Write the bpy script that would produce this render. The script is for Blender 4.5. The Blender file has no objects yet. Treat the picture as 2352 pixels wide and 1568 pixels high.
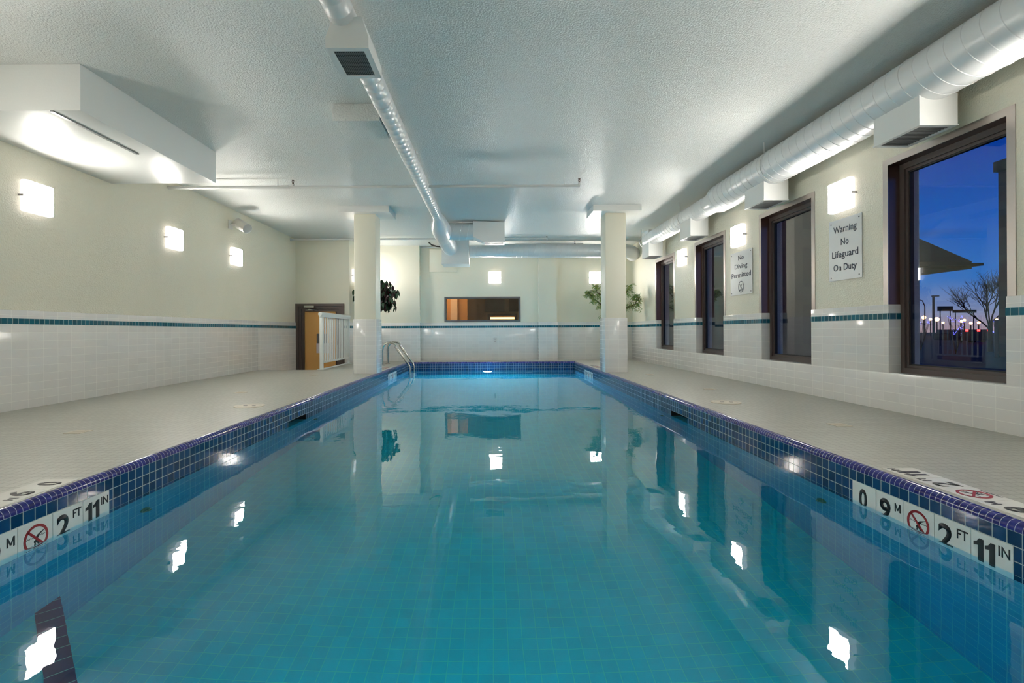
import bpy, bmesh, math, random
from mathutils import Vector, Matrix
C = bpy.context.scene.collection
S = bpy.context.scene
PI = math.pi
random.seed(7)

# ------------------------------------------------------------------ camera, world, exposure
cam = bpy.data.cameras.new('camera')
camo = bpy.data.objects.new('camera', cam); C.objects.link(camo)
cam.sensor_width = 36.0; cam.sensor_fit = 'HORIZONTAL'
cam.lens = 1157 / 2352 * 36
cam.shift_x = (1176 - 1130) / 2352
cam.shift_y = (761 - 784) / 2352
cam.clip_start = 0.05; cam.clip_end = 500
camo.location = (0, 0, 0.65)
camo.rotation_euler = (Matrix.Rotation(0.0048, 4, 'Y') @ Matrix.Rotation(PI / 2, 4, 'X')).to_euler()
S.camera = camo
S.view_settings.view_transform = 'Standard'
S.view_settings.look = 'None'
S.view_settings.exposure = 0.66
S.view_settings.gamma = 1.0
S.view_settings.use_curve_mapping = False
cy = S.cycles
cy.use_denoising = True
cy.sample_clamp_indirect = 8.0
cy.max_bounces = 14
cy.diffuse_bounces = 6
cy.glossy_bounces = 6
cy.transmission_bounces = 12
cy.blur_glossy = 0.5

SCONCE_E = 58.0
POOL_E = 1150.0

world = bpy.data.worlds.new('dusk_sky'); S.world = world
world.use_nodes = True
wn = world.node_tree.nodes; wl = world.node_tree.links; wn.clear()
def W(t, **k):
    n = wn.new(t)
    for a, b in k.items(): setattr(n, a, b)
    return n
tc = W('ShaderNodeTexCoord'); sep = W('ShaderNodeSeparateXYZ'); wl.new(tc.outputs['Generated'], sep.inputs[0])
ramp = W('ShaderNodeValToRGB'); wl.new(sep.outputs['Z'], ramp.inputs[0])
cr = ramp.color_ramp
cr.elements[0].position = 0.0; cr.elements[0].color = (0.42, 0.30, 0.36, 1)
cr.elements[1].position = 0.45; cr.elements[1].color = (0.002, 0.02, 0.17, 1)
for p, c in ((0.03, (0.22, 0.28, 0.50, 1)), (0.075, (0.02, 0.17, 0.58, 1)), (0.15, (0.002, 0.11, 0.52, 1)), (0.26, (0.001, 0.042, 0.34, 1))):
    e = cr.elements.new(p); e.color = c
mp = W('ShaderNodeMapping'); mp.inputs['Scale'].default_value = (1.2, 1.2, 9.0); wl.new(tc.outputs['Generated'], mp.inputs[0])
nz = W('ShaderNodeTexNoise'); nz.inputs['Scale'].default_value = 2.2; nz.inputs['Detail'].default_value = 5; wl.new(mp.outputs[0], nz.inputs['Vector'])
mr = W('ShaderNodeMapRange'); mr.inputs[1].default_value = 0.52; mr.inputs[2].default_value = 0.72; mr.inputs[3].default_value = 0.0; mr.inputs[4].default_value = 0.8
wl.new(nz.outputs[0], mr.inputs[0])
mx = W('ShaderNodeMixRGB'); mx.inputs[2].default_value = (0.02, 0.03, 0.10, 1)
wl.new(mr.outputs[0], mx.inputs[0]); wl.new(ramp.outputs[0], mx.inputs[1])
bg = W('ShaderNodeBackground'); bg.inputs[1].default_value = 0.58; wl.new(mx.outputs[0], bg.inputs[0])
wo = W('ShaderNodeOutputWorld'); wl.new(bg.outputs[0], wo.inputs[0])

# ------------------------------------------------------------------ materials
def new_mat(name):
    m = bpy.data.materials.new(name); m.use_nodes = True
    nt = m.node_tree
    return m, nt, nt.nodes['Principled BSDF']
def sinput(b, names, v):
    for n in names:
        if n in b.inputs: b.inputs[n].default_value = v; return
def flat(name, col, rough=0.5, metal=0.0, spec=0.5, emit=None, es=0.0, bump=None, alpha=None):
    m, nt, b = new_mat(name)
    b.inputs['Base Color'].default_value = (*col, 1)
    b.inputs['Roughness'].default_value = rough
    b.inputs['Metallic'].default_value = metal
    b.inputs['Specular IOR Level'].default_value = spec
    if emit:
        b.inputs['Emission Color'].default_value = (*emit, 1); b.inputs['Emission Strength'].default_value = es
    if bump:
        sc, st, ds = bump
        g = nt.nodes.new('ShaderNodeNewGeometry')
        n = nt.nodes.new('ShaderNodeTexNoise'); n.inputs['Scale'].default_value = sc; n.inputs['Detail'].default_value = 3
        nt.links.new(g.outputs['Position'], n.inputs['Vector'])
        bp = nt.nodes.new('ShaderNodeBump'); bp.inputs['Strength'].default_value = st; bp.inputs['Distance'].default_value = ds
        nt.links.new(n.outputs[0], bp.inputs['Height']); nt.links.new(bp.outputs[0], b.inputs['Normal'])
    return m
def M(nt, op, a, b=None, c=None):
    n = nt.nodes.new('ShaderNodeMath'); n.operation = op
    for i, v in enumerate((a, b, c)):
        if v is None: continue
        if isinstance(v, (int, float)): n.inputs[i].default_value = v
        else: nt.links.new(v, n.inputs[i])
    return n.outputs[0]
def tile(name, base, grout, pu, pv, w, ou=0.0, ov=0.0, rough=0.15, var=0.12, groutbump=0.0012, only_u=False, along=None, rz=False, wav=0.0, gr=0.7, spec=0.5, stripe=None):
    """square or stacked tiles laid on world axes; u,v are chosen from the face direction"""
    m, nt, b = new_mat(name)
    L = nt.links
    g = nt.nodes.new('ShaderNodeNewGeometry')
    sp = nt.nodes.new('ShaderNodeSeparateXYZ'); L.new(g.outputs['Position'], sp.inputs[0])
    sn = nt.nodes.new('ShaderNodeSeparateXYZ'); L.new(g.outputs['True Normal'], sn.inputs[0])
    ax = M(nt, 'GREATER_THAN', M(nt, 'ABSOLUTE', sn.outputs[0]), 0.6)
    az = M(nt, 'GREATER_THAN', M(nt, 'ABSOLUTE', sn.outputs[2]), 0.6)
    def mix(f, a, c): return M(nt, 'ADD', M(nt, 'MULTIPLY', f, c), M(nt, 'MULTIPLY', M(nt, 'SUBTRACT', 1.0, f), a))
    u = mix(ax, sp.outputs[0], sp.outputs[1])
    v = mix(az, sp.outputs[2], sp.outputs[1])
    if along == 'y': u = sp.outputs[1]
    if along == 'x': u = sp.outputs[0]
    if along == 'd': u = M(nt, 'MULTIPLY', M(nt, 'SUBTRACT', sp.outputs[0], sp.outputs[1]), 0.7071)
    uu = M(nt, 'DIVIDE', M(nt, 'ADD', u, 1000 * pu - ou), pu)
    vv = M(nt, 'DIVIDE', M(nt, 'ADD', v, 1000 * pv - ov), pv)
    def gm(q, p):
        f = M(nt, 'FRACT', q)
        return M(nt, 'GREATER_THAN', M(nt, 'ABSOLUTE', M(nt, 'SUBTRACT', f, 0.5)), 0.5 - w / p / 2)
    gu = gm(uu, pu)
    gg = gu if only_u else M(nt, 'MAXIMUM', gu, gm(vv, pv))
    cb = nt.nodes.new('ShaderNodeCombineXYZ'); L.new(M(nt, 'FLOOR', uu), cb.inputs[0]); L.new(M(nt, 'FLOOR', vv), cb.inputs[1])
    wn_ = nt.nodes.new('ShaderNodeTexWhiteNoise'); L.new(cb.outputs[0], wn_.inputs['Vector'])
    k = M(nt, 'ADD', M(nt, 'MULTIPLY', wn_.outputs['Value'], 2 * var), 1 - var)
    hs = nt.nodes.new('ShaderNodeHueSaturation'); hs.inputs['Color'].default_value = (*base, 1)
    L.new(k, hs.inputs['Value'])
    mxn = nt.nodes.new('ShaderNodeMixRGB'); L.new(gg, mxn.inputs[0]); L.new(hs.outputs[0], mxn.inputs[1]); mxn.inputs[2].default_value = (*grout, 1)
    L.new(mxn.outputs[0], b.inputs['Base Color'])
    L.new(M(nt, 'ADD', M(nt, 'MULTIPLY', gg, gr - rough), rough), b.inputs['Roughness'])
    b.inputs['Specular IOR Level'].default_value = spec
    bp = nt.nodes.new('ShaderNodeBump'); bp.inputs['Strength'].default_value = 0.6; bp.inputs['Distance'].default_value = groutbump
    h = M(nt, 'SUBTRACT', 1.0, gg)
    if wav:
        nn = nt.nodes.new('ShaderNodeTexNoise'); nn.inputs['Scale'].default_value = 18; L.new(g.outputs['Position'], nn.inputs['Vector'])
        h = M(nt, 'ADD', h, M(nt, 'MULTIPLY', nn.outputs[0], wav))
    L.new(h, bp.inputs['Height']); L.new(bp.outputs[0], b.inputs['Normal'])
    return m
def glass(name, col=(1, 1, 1), ior=1.45, rough=0.0):
    m = bpy.data.materials.new(name); m.use_nodes = True; nt = m.node_tree; nt.nodes.clear()
    g = nt.nodes.new('ShaderNodeBsdfGlass'); g.inputs['Color'].default_value = (*col, 1); g.inputs['IOR'].default_value = ior; g.inputs['Roughness'].default_value = rough
    o = nt.nodes.new('ShaderNodeOutputMaterial'); nt.links.new(g.outputs[0], o.inputs[0])
    return m
def emis(name, col, s):
    m = bpy.data.materials.new(name); m.use_nodes = True; nt = m.node_tree; nt.nodes.clear()
    g = nt.nodes.new('ShaderNodeEmission'); g.inputs[0].default_value = (*col, 1); g.inputs[1].default_value = s
    o = nt.nodes.new('ShaderNodeOutputMaterial'); nt.links.new(g.outputs[0], o.inputs[0])
    return m

MT = {}
MT['wall'] = flat('cream_paint', (0.80, 0.765, 0.63), 0.45, bump=(75, 0.8, 0.008))
MT['wall_smooth'] = flat('cream_paint_smooth', (0.80, 0.77, 0.64), 0.45)
MT['ceiling'] = flat('white_gloss_ceiling', (0.74, 0.755, 0.73), 0.32, bump=(80, 0.9, 0.010))
MT['soffit'] = flat('white_soffit', (0.74, 0.75, 0.73), 0.38, bump=(70, 0.2, 0.004))
MT['wtile'] = tile('white_wall_tile', (0.78, 0.765, 0.745), (0.86, 0.85, 0.81), 0.152, 0.0735, 0.004, rough=0.12, var=0.03, wav=0.25)
MT['teal'] = tile('teal_accent_tile', (0.0, 0.105, 0.16), (0.35, 0.5, 0.5), 0.0508, 0.0508, 0.004, ov=0.7315, rough=0.12, var=0.25)
MT['deck'] = tile('deck_tile', (0.39, 0.385, 0.34), (0.30, 0.295, 0.26), 0.0508, 0.0508, 0.0035, rough=0.38, var=0.05, gr=0.6)
MT['blue'] = tile('blue_pool_tile', (0.003, 0.038, 0.125), (0.42, 0.48, 0.48), 0.0508, 0.0508, 0.0035, ov=-0.033, rough=0.08, var=0.3)
MT['cope_y'] = tile('coping_tile_y', (0.016, 0.018, 0.17), (0.50, 0.50, 0.62), 0.0254, 0.0508, 0.0022, rough=0.12, var=0.25, only_u=True, along='y')
MT['cope_x'] = tile('coping_tile_x', (0.016, 0.018, 0.17), (0.50, 0.50, 0.62), 0.0254, 0.0508, 0.0022, rough=0.12, var=0.25, only_u=True, along='x')
MT['pool'] = tile('pale_pool_tile', (0.03, 0.55, 0.60), (0.10, 0.68, 0.56), 0.0605, 0.0605, 0.0035, rough=0.4, var=0.055)
MT['pool_wall'] = tile('blue_green_pool_wall_tile', (0.05, 0.32, 0.46), (0.16, 0.50, 0.50), 0.0508, 0.0508, 0.0035, rough=0.4, var=0.05)
MT['nosing'] = tile('dark_nosing_tile', (0.10, 0.02, 0.10), (0.3, 0.45, 0.4), 0.0718, 0.0718, 0.0035, rough=0.3, var=0.1, only_u=True, along='d')
MT['marker'] = flat('marker_tile_white', (0.80, 0.78, 0.73), 0.25)
MT['grey_tile'] = tile('edge_row_tile', (0.40, 0.40, 0.35), (0.33, 0.32, 0.28), 0.0508, 0.0508, 0.003, rough=0.35)
MT['black'] = flat('black_lettering', (0.006, 0.006, 0.008), 0.35)
MT['red'] = flat('red_lettering', (0.33, 0.012, 0.015), 0.35)
MT['navy'] = flat('sign_lettering', (0.025, 0.035, 0.06), 0.4)
MT['steel'] = flat('brushed_stainless', (0.50, 0.45, 0.42), 0.33, 1.0)
MT['steel_reflection'] = flat('stainless_brown_reflection', (0.26, 0.17, 0.145), 0.30, 1.0)  # same stainless, brown reflections of the reveal put into its base colour
MT['rail_steel'] = flat('polished_stainless', (0.62, 0.60, 0.57), 0.14, 1.0)
MT['bronze'] = flat('bronze_frame', (0.095, 0.072, 0.066), 0.4, 0.2)
MT['gasket'] = flat('black_gasket', (0.006, 0.006, 0.006), 0.5)
MT['glass'] = glass('window_glass', (0.96, 0.98, 0.98), 1.5)
MT['duct'] = flat('white_duct_metal', (0.76, 0.77, 0.77), 0.28, 0.12)
MT['box'] = flat('white_painted_metal', (0.76, 0.77, 0.75), 0.4)
MT['seam'] = flat('duct_seam', (0.42, 0.43, 0.43), 0.4)
MT['dark'] = flat('dark_void', (0.01, 0.01, 0.01), 0.6)
MT['grille'] = flat('grille_metal', (0.25, 0.26, 0.26), 0.4, 0.3)
MT['pipe'] = flat('white_pipe', (0.66, 0.66, 0.64), 0.3)
MT['brass'] = flat('dark_sprinkler_metal', (0.10, 0.06, 0.04), 0.4, 0.7)
MT['white'] = flat('white_rail_paint', (0.72, 0.75, 0.73), 0.3)
MT['sconce'] = emis('lit_diffuser', (1.0, 0.955, 0.88), SCONCE_E)
MT['sconce_side'] = emis('lit_diffuser_side', (1.0, 0.95, 0.92), 1.1)
MT['plastic'] = flat('white_plastic', (0.72, 0.70, 0.66), 0.35)
MT['plate'] = flat('grey_clip', (0.45, 0.42, 0.42), 0.4)
MT['poollamp'] = emis('pool_lamp_lens', (0.42, 0.74, 1.0), POOL_E)
MT['oak'] = flat('honey_oak_door_warm_lit', (0.78, 0.40, 0.115), 0.4)  # honey oak, base lightened to include the corridor's warm glow
MT['warmwall'] = flat('warm_room_wall', (0.45, 0.24, 0.09), 0.6)
MT['tan'] = flat('tan_room_wall', (0.26, 0.185, 0.125), 0.6)
MT['maroon'] = flat('dark_wood', (0.05, 0.018, 0.012), 0.35)
MT['curtain'] = flat('peach_curtain', (0.78, 0.62, 0.52), 0.7)
MT['warmlamp'] = emis('warm_lamp', (1.0, 0.55, 0.20), 3.0)
MT['warmlamp2'] = emis('warm_fill_lamp', (1.0, 0.62, 0.30), 110.0)
MT['paper'] = flat('paper', (0.66, 0.58, 0.62), 0.7)
MT['greyplate'] = flat('grey_plate', (0.16, 0.16, 0.17), 0.3, 0.6)
MT['leafd'] = flat('dark_green_leaf', (0.010, 0.045, 0.012), 0.35)
MT['leafr'] = flat('burgundy_leaf', (0.030, 0.004, 0.006), 0.35)
MT['leafl'] = flat('light_green_leaf', (0.12, 0.24, 0.05), 0.5)
MT['leafy'] = flat('yellow_green_leaf', (0.34, 0.36, 0.08), 0.5)
MT['bark'] = flat('bark', (0.055, 0.022, 0.015), 0.7)
MT['pot'] = flat('brown_pot', (0.14, 0.075, 0.045), 0.5)
MT['potw'] = flat('grey_pot', (0.2, 0.2, 0.19), 0.5)
MT['soil'] = flat('soil', (0.03, 0.02, 0.015), 0.9)
MT['lid'] = flat('beige_lid', (0.56, 0.50, 0.40), 0.4)
MT['signplate'] = flat('brushed_sign_panel', (0.70, 0.71, 0.71), 0.32, 0.1)
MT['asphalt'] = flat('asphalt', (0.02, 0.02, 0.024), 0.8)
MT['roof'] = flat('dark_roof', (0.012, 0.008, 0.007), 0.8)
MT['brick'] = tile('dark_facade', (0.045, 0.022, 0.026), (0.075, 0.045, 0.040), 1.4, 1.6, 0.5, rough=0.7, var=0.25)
MT['orange'] = emis('orange_street_lamp', (1.0, 0.42, 0.12), 12.0)
MT['redlamp'] = emis('red_tail_lamp', (1.0, 0.02, 0.02), 10.0)
MT['fairy'] = emis('violet_fairy_light', (0.12, 0.12, 1.0), 4.0)
MT['pole'] = flat('grey_pole', (0.06, 0.06, 0.07), 0.6)
MT['brownsign'] = flat('dark_board', (0.030, 0.020, 0.016), 0.6)
MT['carpaint'] = flat('dark_car_paint', (0.02, 0.02, 0.03), 0.25)
MT['green'] = flat('corroded_fitting', (0.10, 0.20, 0.09), 0.6)

def water_mat():
    m = bpy.data.materials.new('pool_water'); m.use_nodes = True; nt = m.node_tree; nt.nodes.clear(); L = nt.links
    g = nt.nodes.new('ShaderNodeBsdfGlass'); g.inputs['IOR'].default_value = 1.333; g.inputs['Roughness'].default_value = 0.0
    geo = nt.nodes.new('ShaderNodeNewGeometry')
    def nz(sc, det):
        n = nt.nodes.new('ShaderNodeTexNoise'); n.inputs['Scale'].default_value = sc; n.inputs['Detail'].default_value = det
        L.new(geo.outputs['Position'], n.inputs['Vector']); return n.outputs[0]
    a = nz(1.6, 1.0); b = nz(9.0, 2.0)
    h = M(nt, 'ADD', a, M(nt, 'MULTIPLY', b, 0.10))
    bp = nt.nodes.new('ShaderNodeBump'); bp.inputs['Strength'].default_value = 1.0; bp.inputs['Distance'].default_value = 0.0045
    L.new(h, bp.inputs['Height']); L.new(bp.outputs[0], g.inputs['Normal'])
    v = nt.nodes.new('ShaderNodeVolumeAbsorption'); v.inputs['Color'].default_value = (0.0, 0.80, 0.88, 1); v.inputs['Density'].default_value = 0.75
    o = nt.nodes.new('ShaderNodeOutputMaterial'); L.new(g.outputs[0], o.inputs['Surface']); L.new(v.outputs[0], o.inputs['Volume'])
    return m
MT['water'] = water_mat()
MT['poollamp_added'] = emis('added_near_pool_light', (0.40, 0.80, 1.0), 210.0)  # unseen emitter on the near pool wall, added to brighten the water

# ------------------------------------------------------------------ geometry helpers
def B(): return bmesh.new()
def box(bm, x0, x1, y0, y1, z0, z1, bev=0.0, seg=2):
    m = Matrix.Translation(((x0 + x1) / 2, (y0 + y1) / 2, (z0 + z1) / 2)) @ Matrix.Diagonal((abs(x1 - x0), abs(y1 - y0), abs(z1 - z0), 1))
    r = bmesh.ops.create_cube(bm, size=1, matrix=m)
    if bev:
        es = list({e for v in r['verts'] for e in v.link_edges})
        bmesh.ops.bevel(bm, geom=es, offset=bev, segments=seg, profile=0.5, affect='EDGES')
    return bm
def boxm(bm, mat, sx, sy, sz, bev=0.0):
    r = bmesh.ops.create_cube(bm, size=1, matrix=mat @ Matrix.Diagonal((sx, sy, sz, 1)))
    if bev:
        es = list({e for v in r['verts'] for e in v.link_edges})
        bmesh.ops.bevel(bm, geom=es, offset=bev, segments=2, profile=0.5, affect='EDGES')
def frame_of(d):
    d = d.normalized(); up = Vector((0, 0, 1)) if abs(d.z) < 0.95 else Vector((0, 1, 0))
    a = d.cross(up).normalized(); b = a.cross(d).normalized()
    return a, b
def sweep(bm, pts, rad, n=16, cap=True):
    pts = [Vector(p) for p in pts]
    if not hasattr(rad, '__len__'): rad = [rad] * len(pts)
    rings = []; a0 = None
    for i, p in enumerate(pts):
        d = (pts[min(i + 1, len(pts) - 1)] - pts[max(i - 1, 0)])
        if a0 is None: a, b = frame_of(d)
        else:
            dd = d.normalized(); a = (a0 - dd * a0.dot(dd)).normalized(); b = a.cross(dd)
        a0 = a
        rings.append([bm.verts.new(p + (a * math.cos(t) + b * math.sin(t)) * rad[i]) for t in [2 * PI * k / n for k in range(n)]])
    for r1, r2 in zip(rings, rings[1:]):
        for k in range(n): bm.faces.new((r1[k], r1[(k + 1) % n], r2[(k + 1) % n], r2[k]))
    if cap:
        bm.faces.new(rings[0][::-1]); bm.faces.new(rings[-1])
    return bm
def prism(bm, poly, d):
    """poly: list of 3D points, extruded by vector d"""
    v1 = [bm.verts.new(p) for p in poly]; v2 = [bm.verts.new(Vector(p) + Vector(d)) for p in poly]
    bm.faces.new(v1[::-1]); bm.faces.new(v2)
    for i in range(len(poly)): bm.faces.new((v1[i], v1[(i + 1) % len(poly)], v2[(i + 1) % len(poly)], v2[i]))
def root_loc(p):
    while p.parent: p = p.parent
    return p.location.copy()
def obj(name, bm, mat, parent=None, smooth=None, label=None):
    if parent is not None:
        l = root_loc(parent)
        bmesh.ops.translate(bm, verts=bm.verts[:], vec=-l)
    bmesh.ops.recalc_face_normals(bm, faces=bm.faces[:])
    me = bpy.data.meshes.new(name); bm.to_mesh(me); bm.free()
    me.materials.append(MT[mat] if isinstance(mat, str) else mat)
    if smooth is not None:
        me.polygons.foreach_set('use_smooth', [True] * len(me.polygons))
        me.set_sharp_from_angle(angle=math.radians(smooth))
    o = bpy.data.objects.new(name, me); C.objects.link(o)
    if parent is not None: o.parent = parent
    if label: o['label'] = label
    return o
def tag(o, label, cat, group=None, kind=None):
    o['label'] = label; o['category'] = cat
    if group: o['group'] = group
    if kind: o['kind'] = kind
    return o
def thing(name, label, cat, loc=(0, 0, 0), group=None):
    o = bpy.data.objects.new(name, None); C.objects.link(o); o.location = loc; o.empty_display_size = 0.1
    return tag(o, label, cat, group)
def struct(name, bm, mat, smooth=None):
    o = obj(name, bm, mat, None, smooth); o['kind'] = 'structure'; return o
def sempty(name, loc):
    o = bpy.data.objects.new(name, None); C.objects.link(o); o.location = loc; o['kind'] = 'structure'; return o
def dup(root, loc, rotz, label, group=None):
    r = root.copy(); C.objects.link(r); r.location = loc; r.rotation_euler = (0, 0, rotz); r['label'] = label
    if group: r['group'] = group
    for ch in list(root.children):
        c = ch.copy(); C.objects.link(c); c.parent = r
        for g in ch.children:
            d = g.copy(); C.objects.link(d); d.parent = c
    return r
_tc = {}
def text_bm(s, w, h, bold=0.0, depth=0.0008, x=0, y=0, space=1.0):
    """text as mesh in local u,v plane, centred at x,y, fitted to width w and height h"""
    cu = bpy.data.curves.new('t', 'FONT'); cu.body = s; cu.size = 1.0; cu.offset = bold; cu.extrude = 0.0; cu.space_character = space; cu.resolution_u = 4
    o = bpy.data.objects.new('t', cu); C.objects.link(o)
    dg = bpy.context.evaluated_depsgraph_get(); dg.update()
    me = bpy.data.meshes.new_from_object(o.evaluated_get(dg))
    bpy.data.objects.remove(o); bpy.data.curves.remove(cu)
    bm = B(); bm.from_mesh(me); bpy.data.meshes.remove(me)
    xs = [v.co.x for v in bm.verts]; ys = [v.co.y for v in bm.verts]
    sx = w / (max(xs) - min(xs)); sy = h / (max(ys) - min(ys))
    cx = (max(xs) + min(xs)) / 2; cy_ = (max(ys) + min(ys)) / 2
    for v in bm.verts: v.co = Vector(((v.co.x - cx) * sx + x, (v.co.y - cy_) * sy + y, 0))
    r = bmesh.ops.extrude_face_region(bm, geom=bm.faces[:])
    bmesh.ops.translate(bm, verts=[g for g in r['geom'] if isinstance(g, bmesh.types.BMVert)], vec=(0, 0, depth))
    return bm
def basis(o, u, v):
    u = Vector(u); v = Vector(v); n = u.cross(v)
    m = Matrix.Identity(4)
    for i, c in enumerate((u, v, n)):
        for r in range(3): m[r][i] = c[r]
    m.translation = Vector(o)
    return m
def join(dst, src):
    me = bpy.data.meshes.new('j'); src.to_mesh(me); src.free(); dst.from_mesh(me); bpy.data.meshes.remove(me); return dst
def xf(bm, m): bmesh.ops.transform(bm, matrix=m, verts=bm.verts[:]); return bm
def annulus(bm, cx, cy, r0, r1, z0, z1, n=40):
    vs = []
    for k in range(n):
        a = 2 * PI * k / n; c, s = math.cos(a), math.sin(a)
        vs.append([bm.verts.new((cx + c * r, cy + s * r, z)) for r, z in ((r0, z0), (r0, z1), (r1, z1), (r1, z0))])
    for k in range(n):
        a, b = vs[k], vs[(k + 1) % n]
        for i in range(4): bm.faces.new((a[i], a[(i + 1) % 4], b[(i + 1) % 4], b[i]))
def bar2(bm, x0, y0, x1, y1, w, z0=0, z1=0.0008, w2=None):
    d = Vector((x1 - x0, y1 - y0, 0)); n = Vector((-d.y, d.x, 0)).normalized()
    w2 = w if w2 is None else w2
    prism(bm, [Vector((x0, y0, z0)) - n * w / 2, Vector((x1, y1, z0)) - n * w2 / 2, Vector((x1, y1, z0)) + n * w2 / 2, Vector((x0, y0, z0)) + n * w / 2], (0, 0, z1 - z0))
def cyl(bm, p0, p1, r, n=20, r2=None): sweep(bm, [p0, p1], [r, r if r2 is None else r2], n)

XL, XR, ZC, YF, YN = -4.07, 3.20, 2.587, 11.42, -2.2
PL, PR, P0, P1 = -1.80, 1.762, 0.35, 10.79
ZW = -0.178; ZB = -1.09

# ------------------------------------------------------------------ room shell
b = B()
DT = -0.12; cw = 0.034
box(b, XL - 0.1, PL - cw, YN, 8.74, DT, 0)
box(b, -2.97, PL - cw, 8.74, P1, DT, 0)
box(b, -2.97, XR + 0.1, P1 + cw, 11.7, DT, 0)
box(b, PL - cw, PL, P1, P1 + cw, DT, 0)
box(b, -2.97, PL - cw, P1, P1 + cw, DT, 0)
box(b, PR + cw, XR + 0.1, YN, P1 + cw, DT, 0)
box(b, PL - cw, PR + cw, YN, P0 - cw, DT, 0)
struct('floor', b, 'deck')
b = B(); box(b, XL - 0.15, XR + 0.3, YN - 0.1, 11.9, ZC, ZC + 0.15); struct('ceiling', b, 'ceiling')
b = B(); box(b, XL - 0.15, XL, YN, 10.6, -1.1, ZC); struct('wall_left', b, 'wall')
b = B(); box(b, XL - 0.15, XR + 0.25, YN - 0.15, YN, -0.2, ZC); struct('wall_front', b, 'wall')
# far walls
b = B()
box(b, -3.1, -1.62, 11.30, 11.57, -0.1, ZC)
WX0, WX1, WZ0, WZ1 = -1.075, 0.65, 0.868, 1.437
box(b, -1.62, WX0, YF, 11.57, -0.1, ZC); box(b, WX1, 1.05, YF, 11.57, -0.1, ZC)
box(b, WX0, WX1, YF, 11.57, -0.1, WZ0); box(b, WX0, WX1, YF, 11.57, WZ1, ZC)
box(b, 1.05, 1.455, 11.27, 11.57, -0.1, ZC)
box(b, 1.455, XR + 0.1, 11.47, 11.57, -0.1, ZC)
struct('wall_back', b, 'wall_smooth')
# door wall beside the stairwell
DX0, DX1, DZ1 = -3.98, -3.065, 1.244
b = B()
box(b, XL, DX0 - 0.09, 10.46, 10.60, -1.1, ZC)
box(b, DX1, -2.956, 10.46, 10.60, -1.1, ZC)
box(b, DX0 - 0.09, DX1, 10.46, 10.60, DZ1, ZC)
box(b, -3.05, -2.956, 10.60, 11.32, -0.1, ZC)
struct('wall_door_side', b, 'wall_smooth')
# stairwell: lower landing, side walls, steps
b = B(); box(b, XL, -2.95, 8.9, 10.6, -1.1, -0.95)
for i in range(5): box(b, XL, -2.97, 8.74 + i * 0.2, 8.94 + i * 0.2, -0.95, -0.16 - i * 0.16)
struct('floor_stairwell', b, 'deck')
b = B(); box(b, -2.99, -2.90, 8.74, 10.46, -1.1, -0.16); struct('wall_stairwell', b, 'wtile')

# right wall with four windows
WY = [(3.12, 4.06), (5.03, 5.97), (6.94, 7.88), (8.85, 9.79)]
SZ0, SZ1 = 0.300, 1.972
b = B()
box(b, XR, XR + 0.25, YN, 11.6, -0.2, SZ0)
box(b, XR, XR + 0.25, YN, 11.6, SZ1, ZC)
ys = [YN] + [v for w in WY for v in w] + [11.6]
for i in range(0, len(ys), 2): box(b, XR, XR + 0.25, ys[i], ys[i + 1], SZ0, SZ1)
struct('wall_right', b, 'wall')

# tile wainscot: trims (white tile + teal row)
TZ = 0.853; T0, T1 = 0.7315, 0.7823
tn = [0]
def wains(boxes, tboxes):
    tn[0] += 1
    b = B()
    for q in boxes: box(b, *q, bev=0.004)
    t = struct('trim_%d' % tn[0], b, 'wtile', 40)
    b = B()
    for q in tboxes: box(b, *q)
    o = obj('accent_row', b, 'teal', t)
def slab_x(x0, x1, y0, y1): # boxes on walls; teal sits 1 mm proud
    e = 0.0012
    return [(x0, x1, y0, y1, -0.02, TZ)], [(x0 - e, x1 + e, y0 - e, y1 + e, T0, T1)]
def mk(lst):
    A, T = [], []
    for q in lst:
        a, t = slab_x(*q); A += a; T += t
    wains(A, T)
b = B()
mk([(XL - 0.02, XL + 0.01, YN, 8.74)])
# left wall along the stairwell goes lower
tn[0] += 1
b = B(); box(b, XL - 0.02, XL + 0.01, 8.74, 10.46, -0.95, TZ); t_ = struct('trim_%d' % tn[0], b, 'wtile')
b = B(); box(b, XL - 0.02, XL + 0.0112, 8.74, 10.46, T0, T1); obj('accent_row', b, 'teal', t_)
mk([(DX1 + 0.005, -2.946, 10.45, 10.47), (-2.966, -2.946, 10.47, 11.30)])
mk([(-2.956, -1.61, 11.29, 11.40)])
mk([(-1.62, 1.05, 11.41, 11.43)])
mk([(1.04, 1.465, 11.26, 11.40)])
mk([(1.455, XR, 11.46, 11.48)])
# right wall: strips beside windows reach into the reveals, low strip runs under them
q = []
for i in range(0, len(ys), 2):
    y0 = ys[i] - (0.008 if i > 0 else 0); y1 = ys[i + 1] + (0.008 if i + 1 < len(ys) - 1 else 0)
    q.append((XR - 0.01, XR + 0.095, y0, y1))
tn[0] += 1
b = B()
for a in q: box(b, a[0], a[1], a[2], a[3], SZ0 - 0.002, TZ, bev=0.005)
box(b, XR - 0.0102, XR + 0.0955, YN, 11.46, -0.02, SZ0 + 0.004, bev=0.004)
t_ = struct('trim_%d' % tn[0], b, 'wtile', 40)
b = B()
for a in q: box(b, a[0] - 0.0012, a[1] - 0.002, a[2] - 0.0012, a[3] + 0.0012, T0, T1)
obj('accent_row', b, 'teal', t_)

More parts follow.
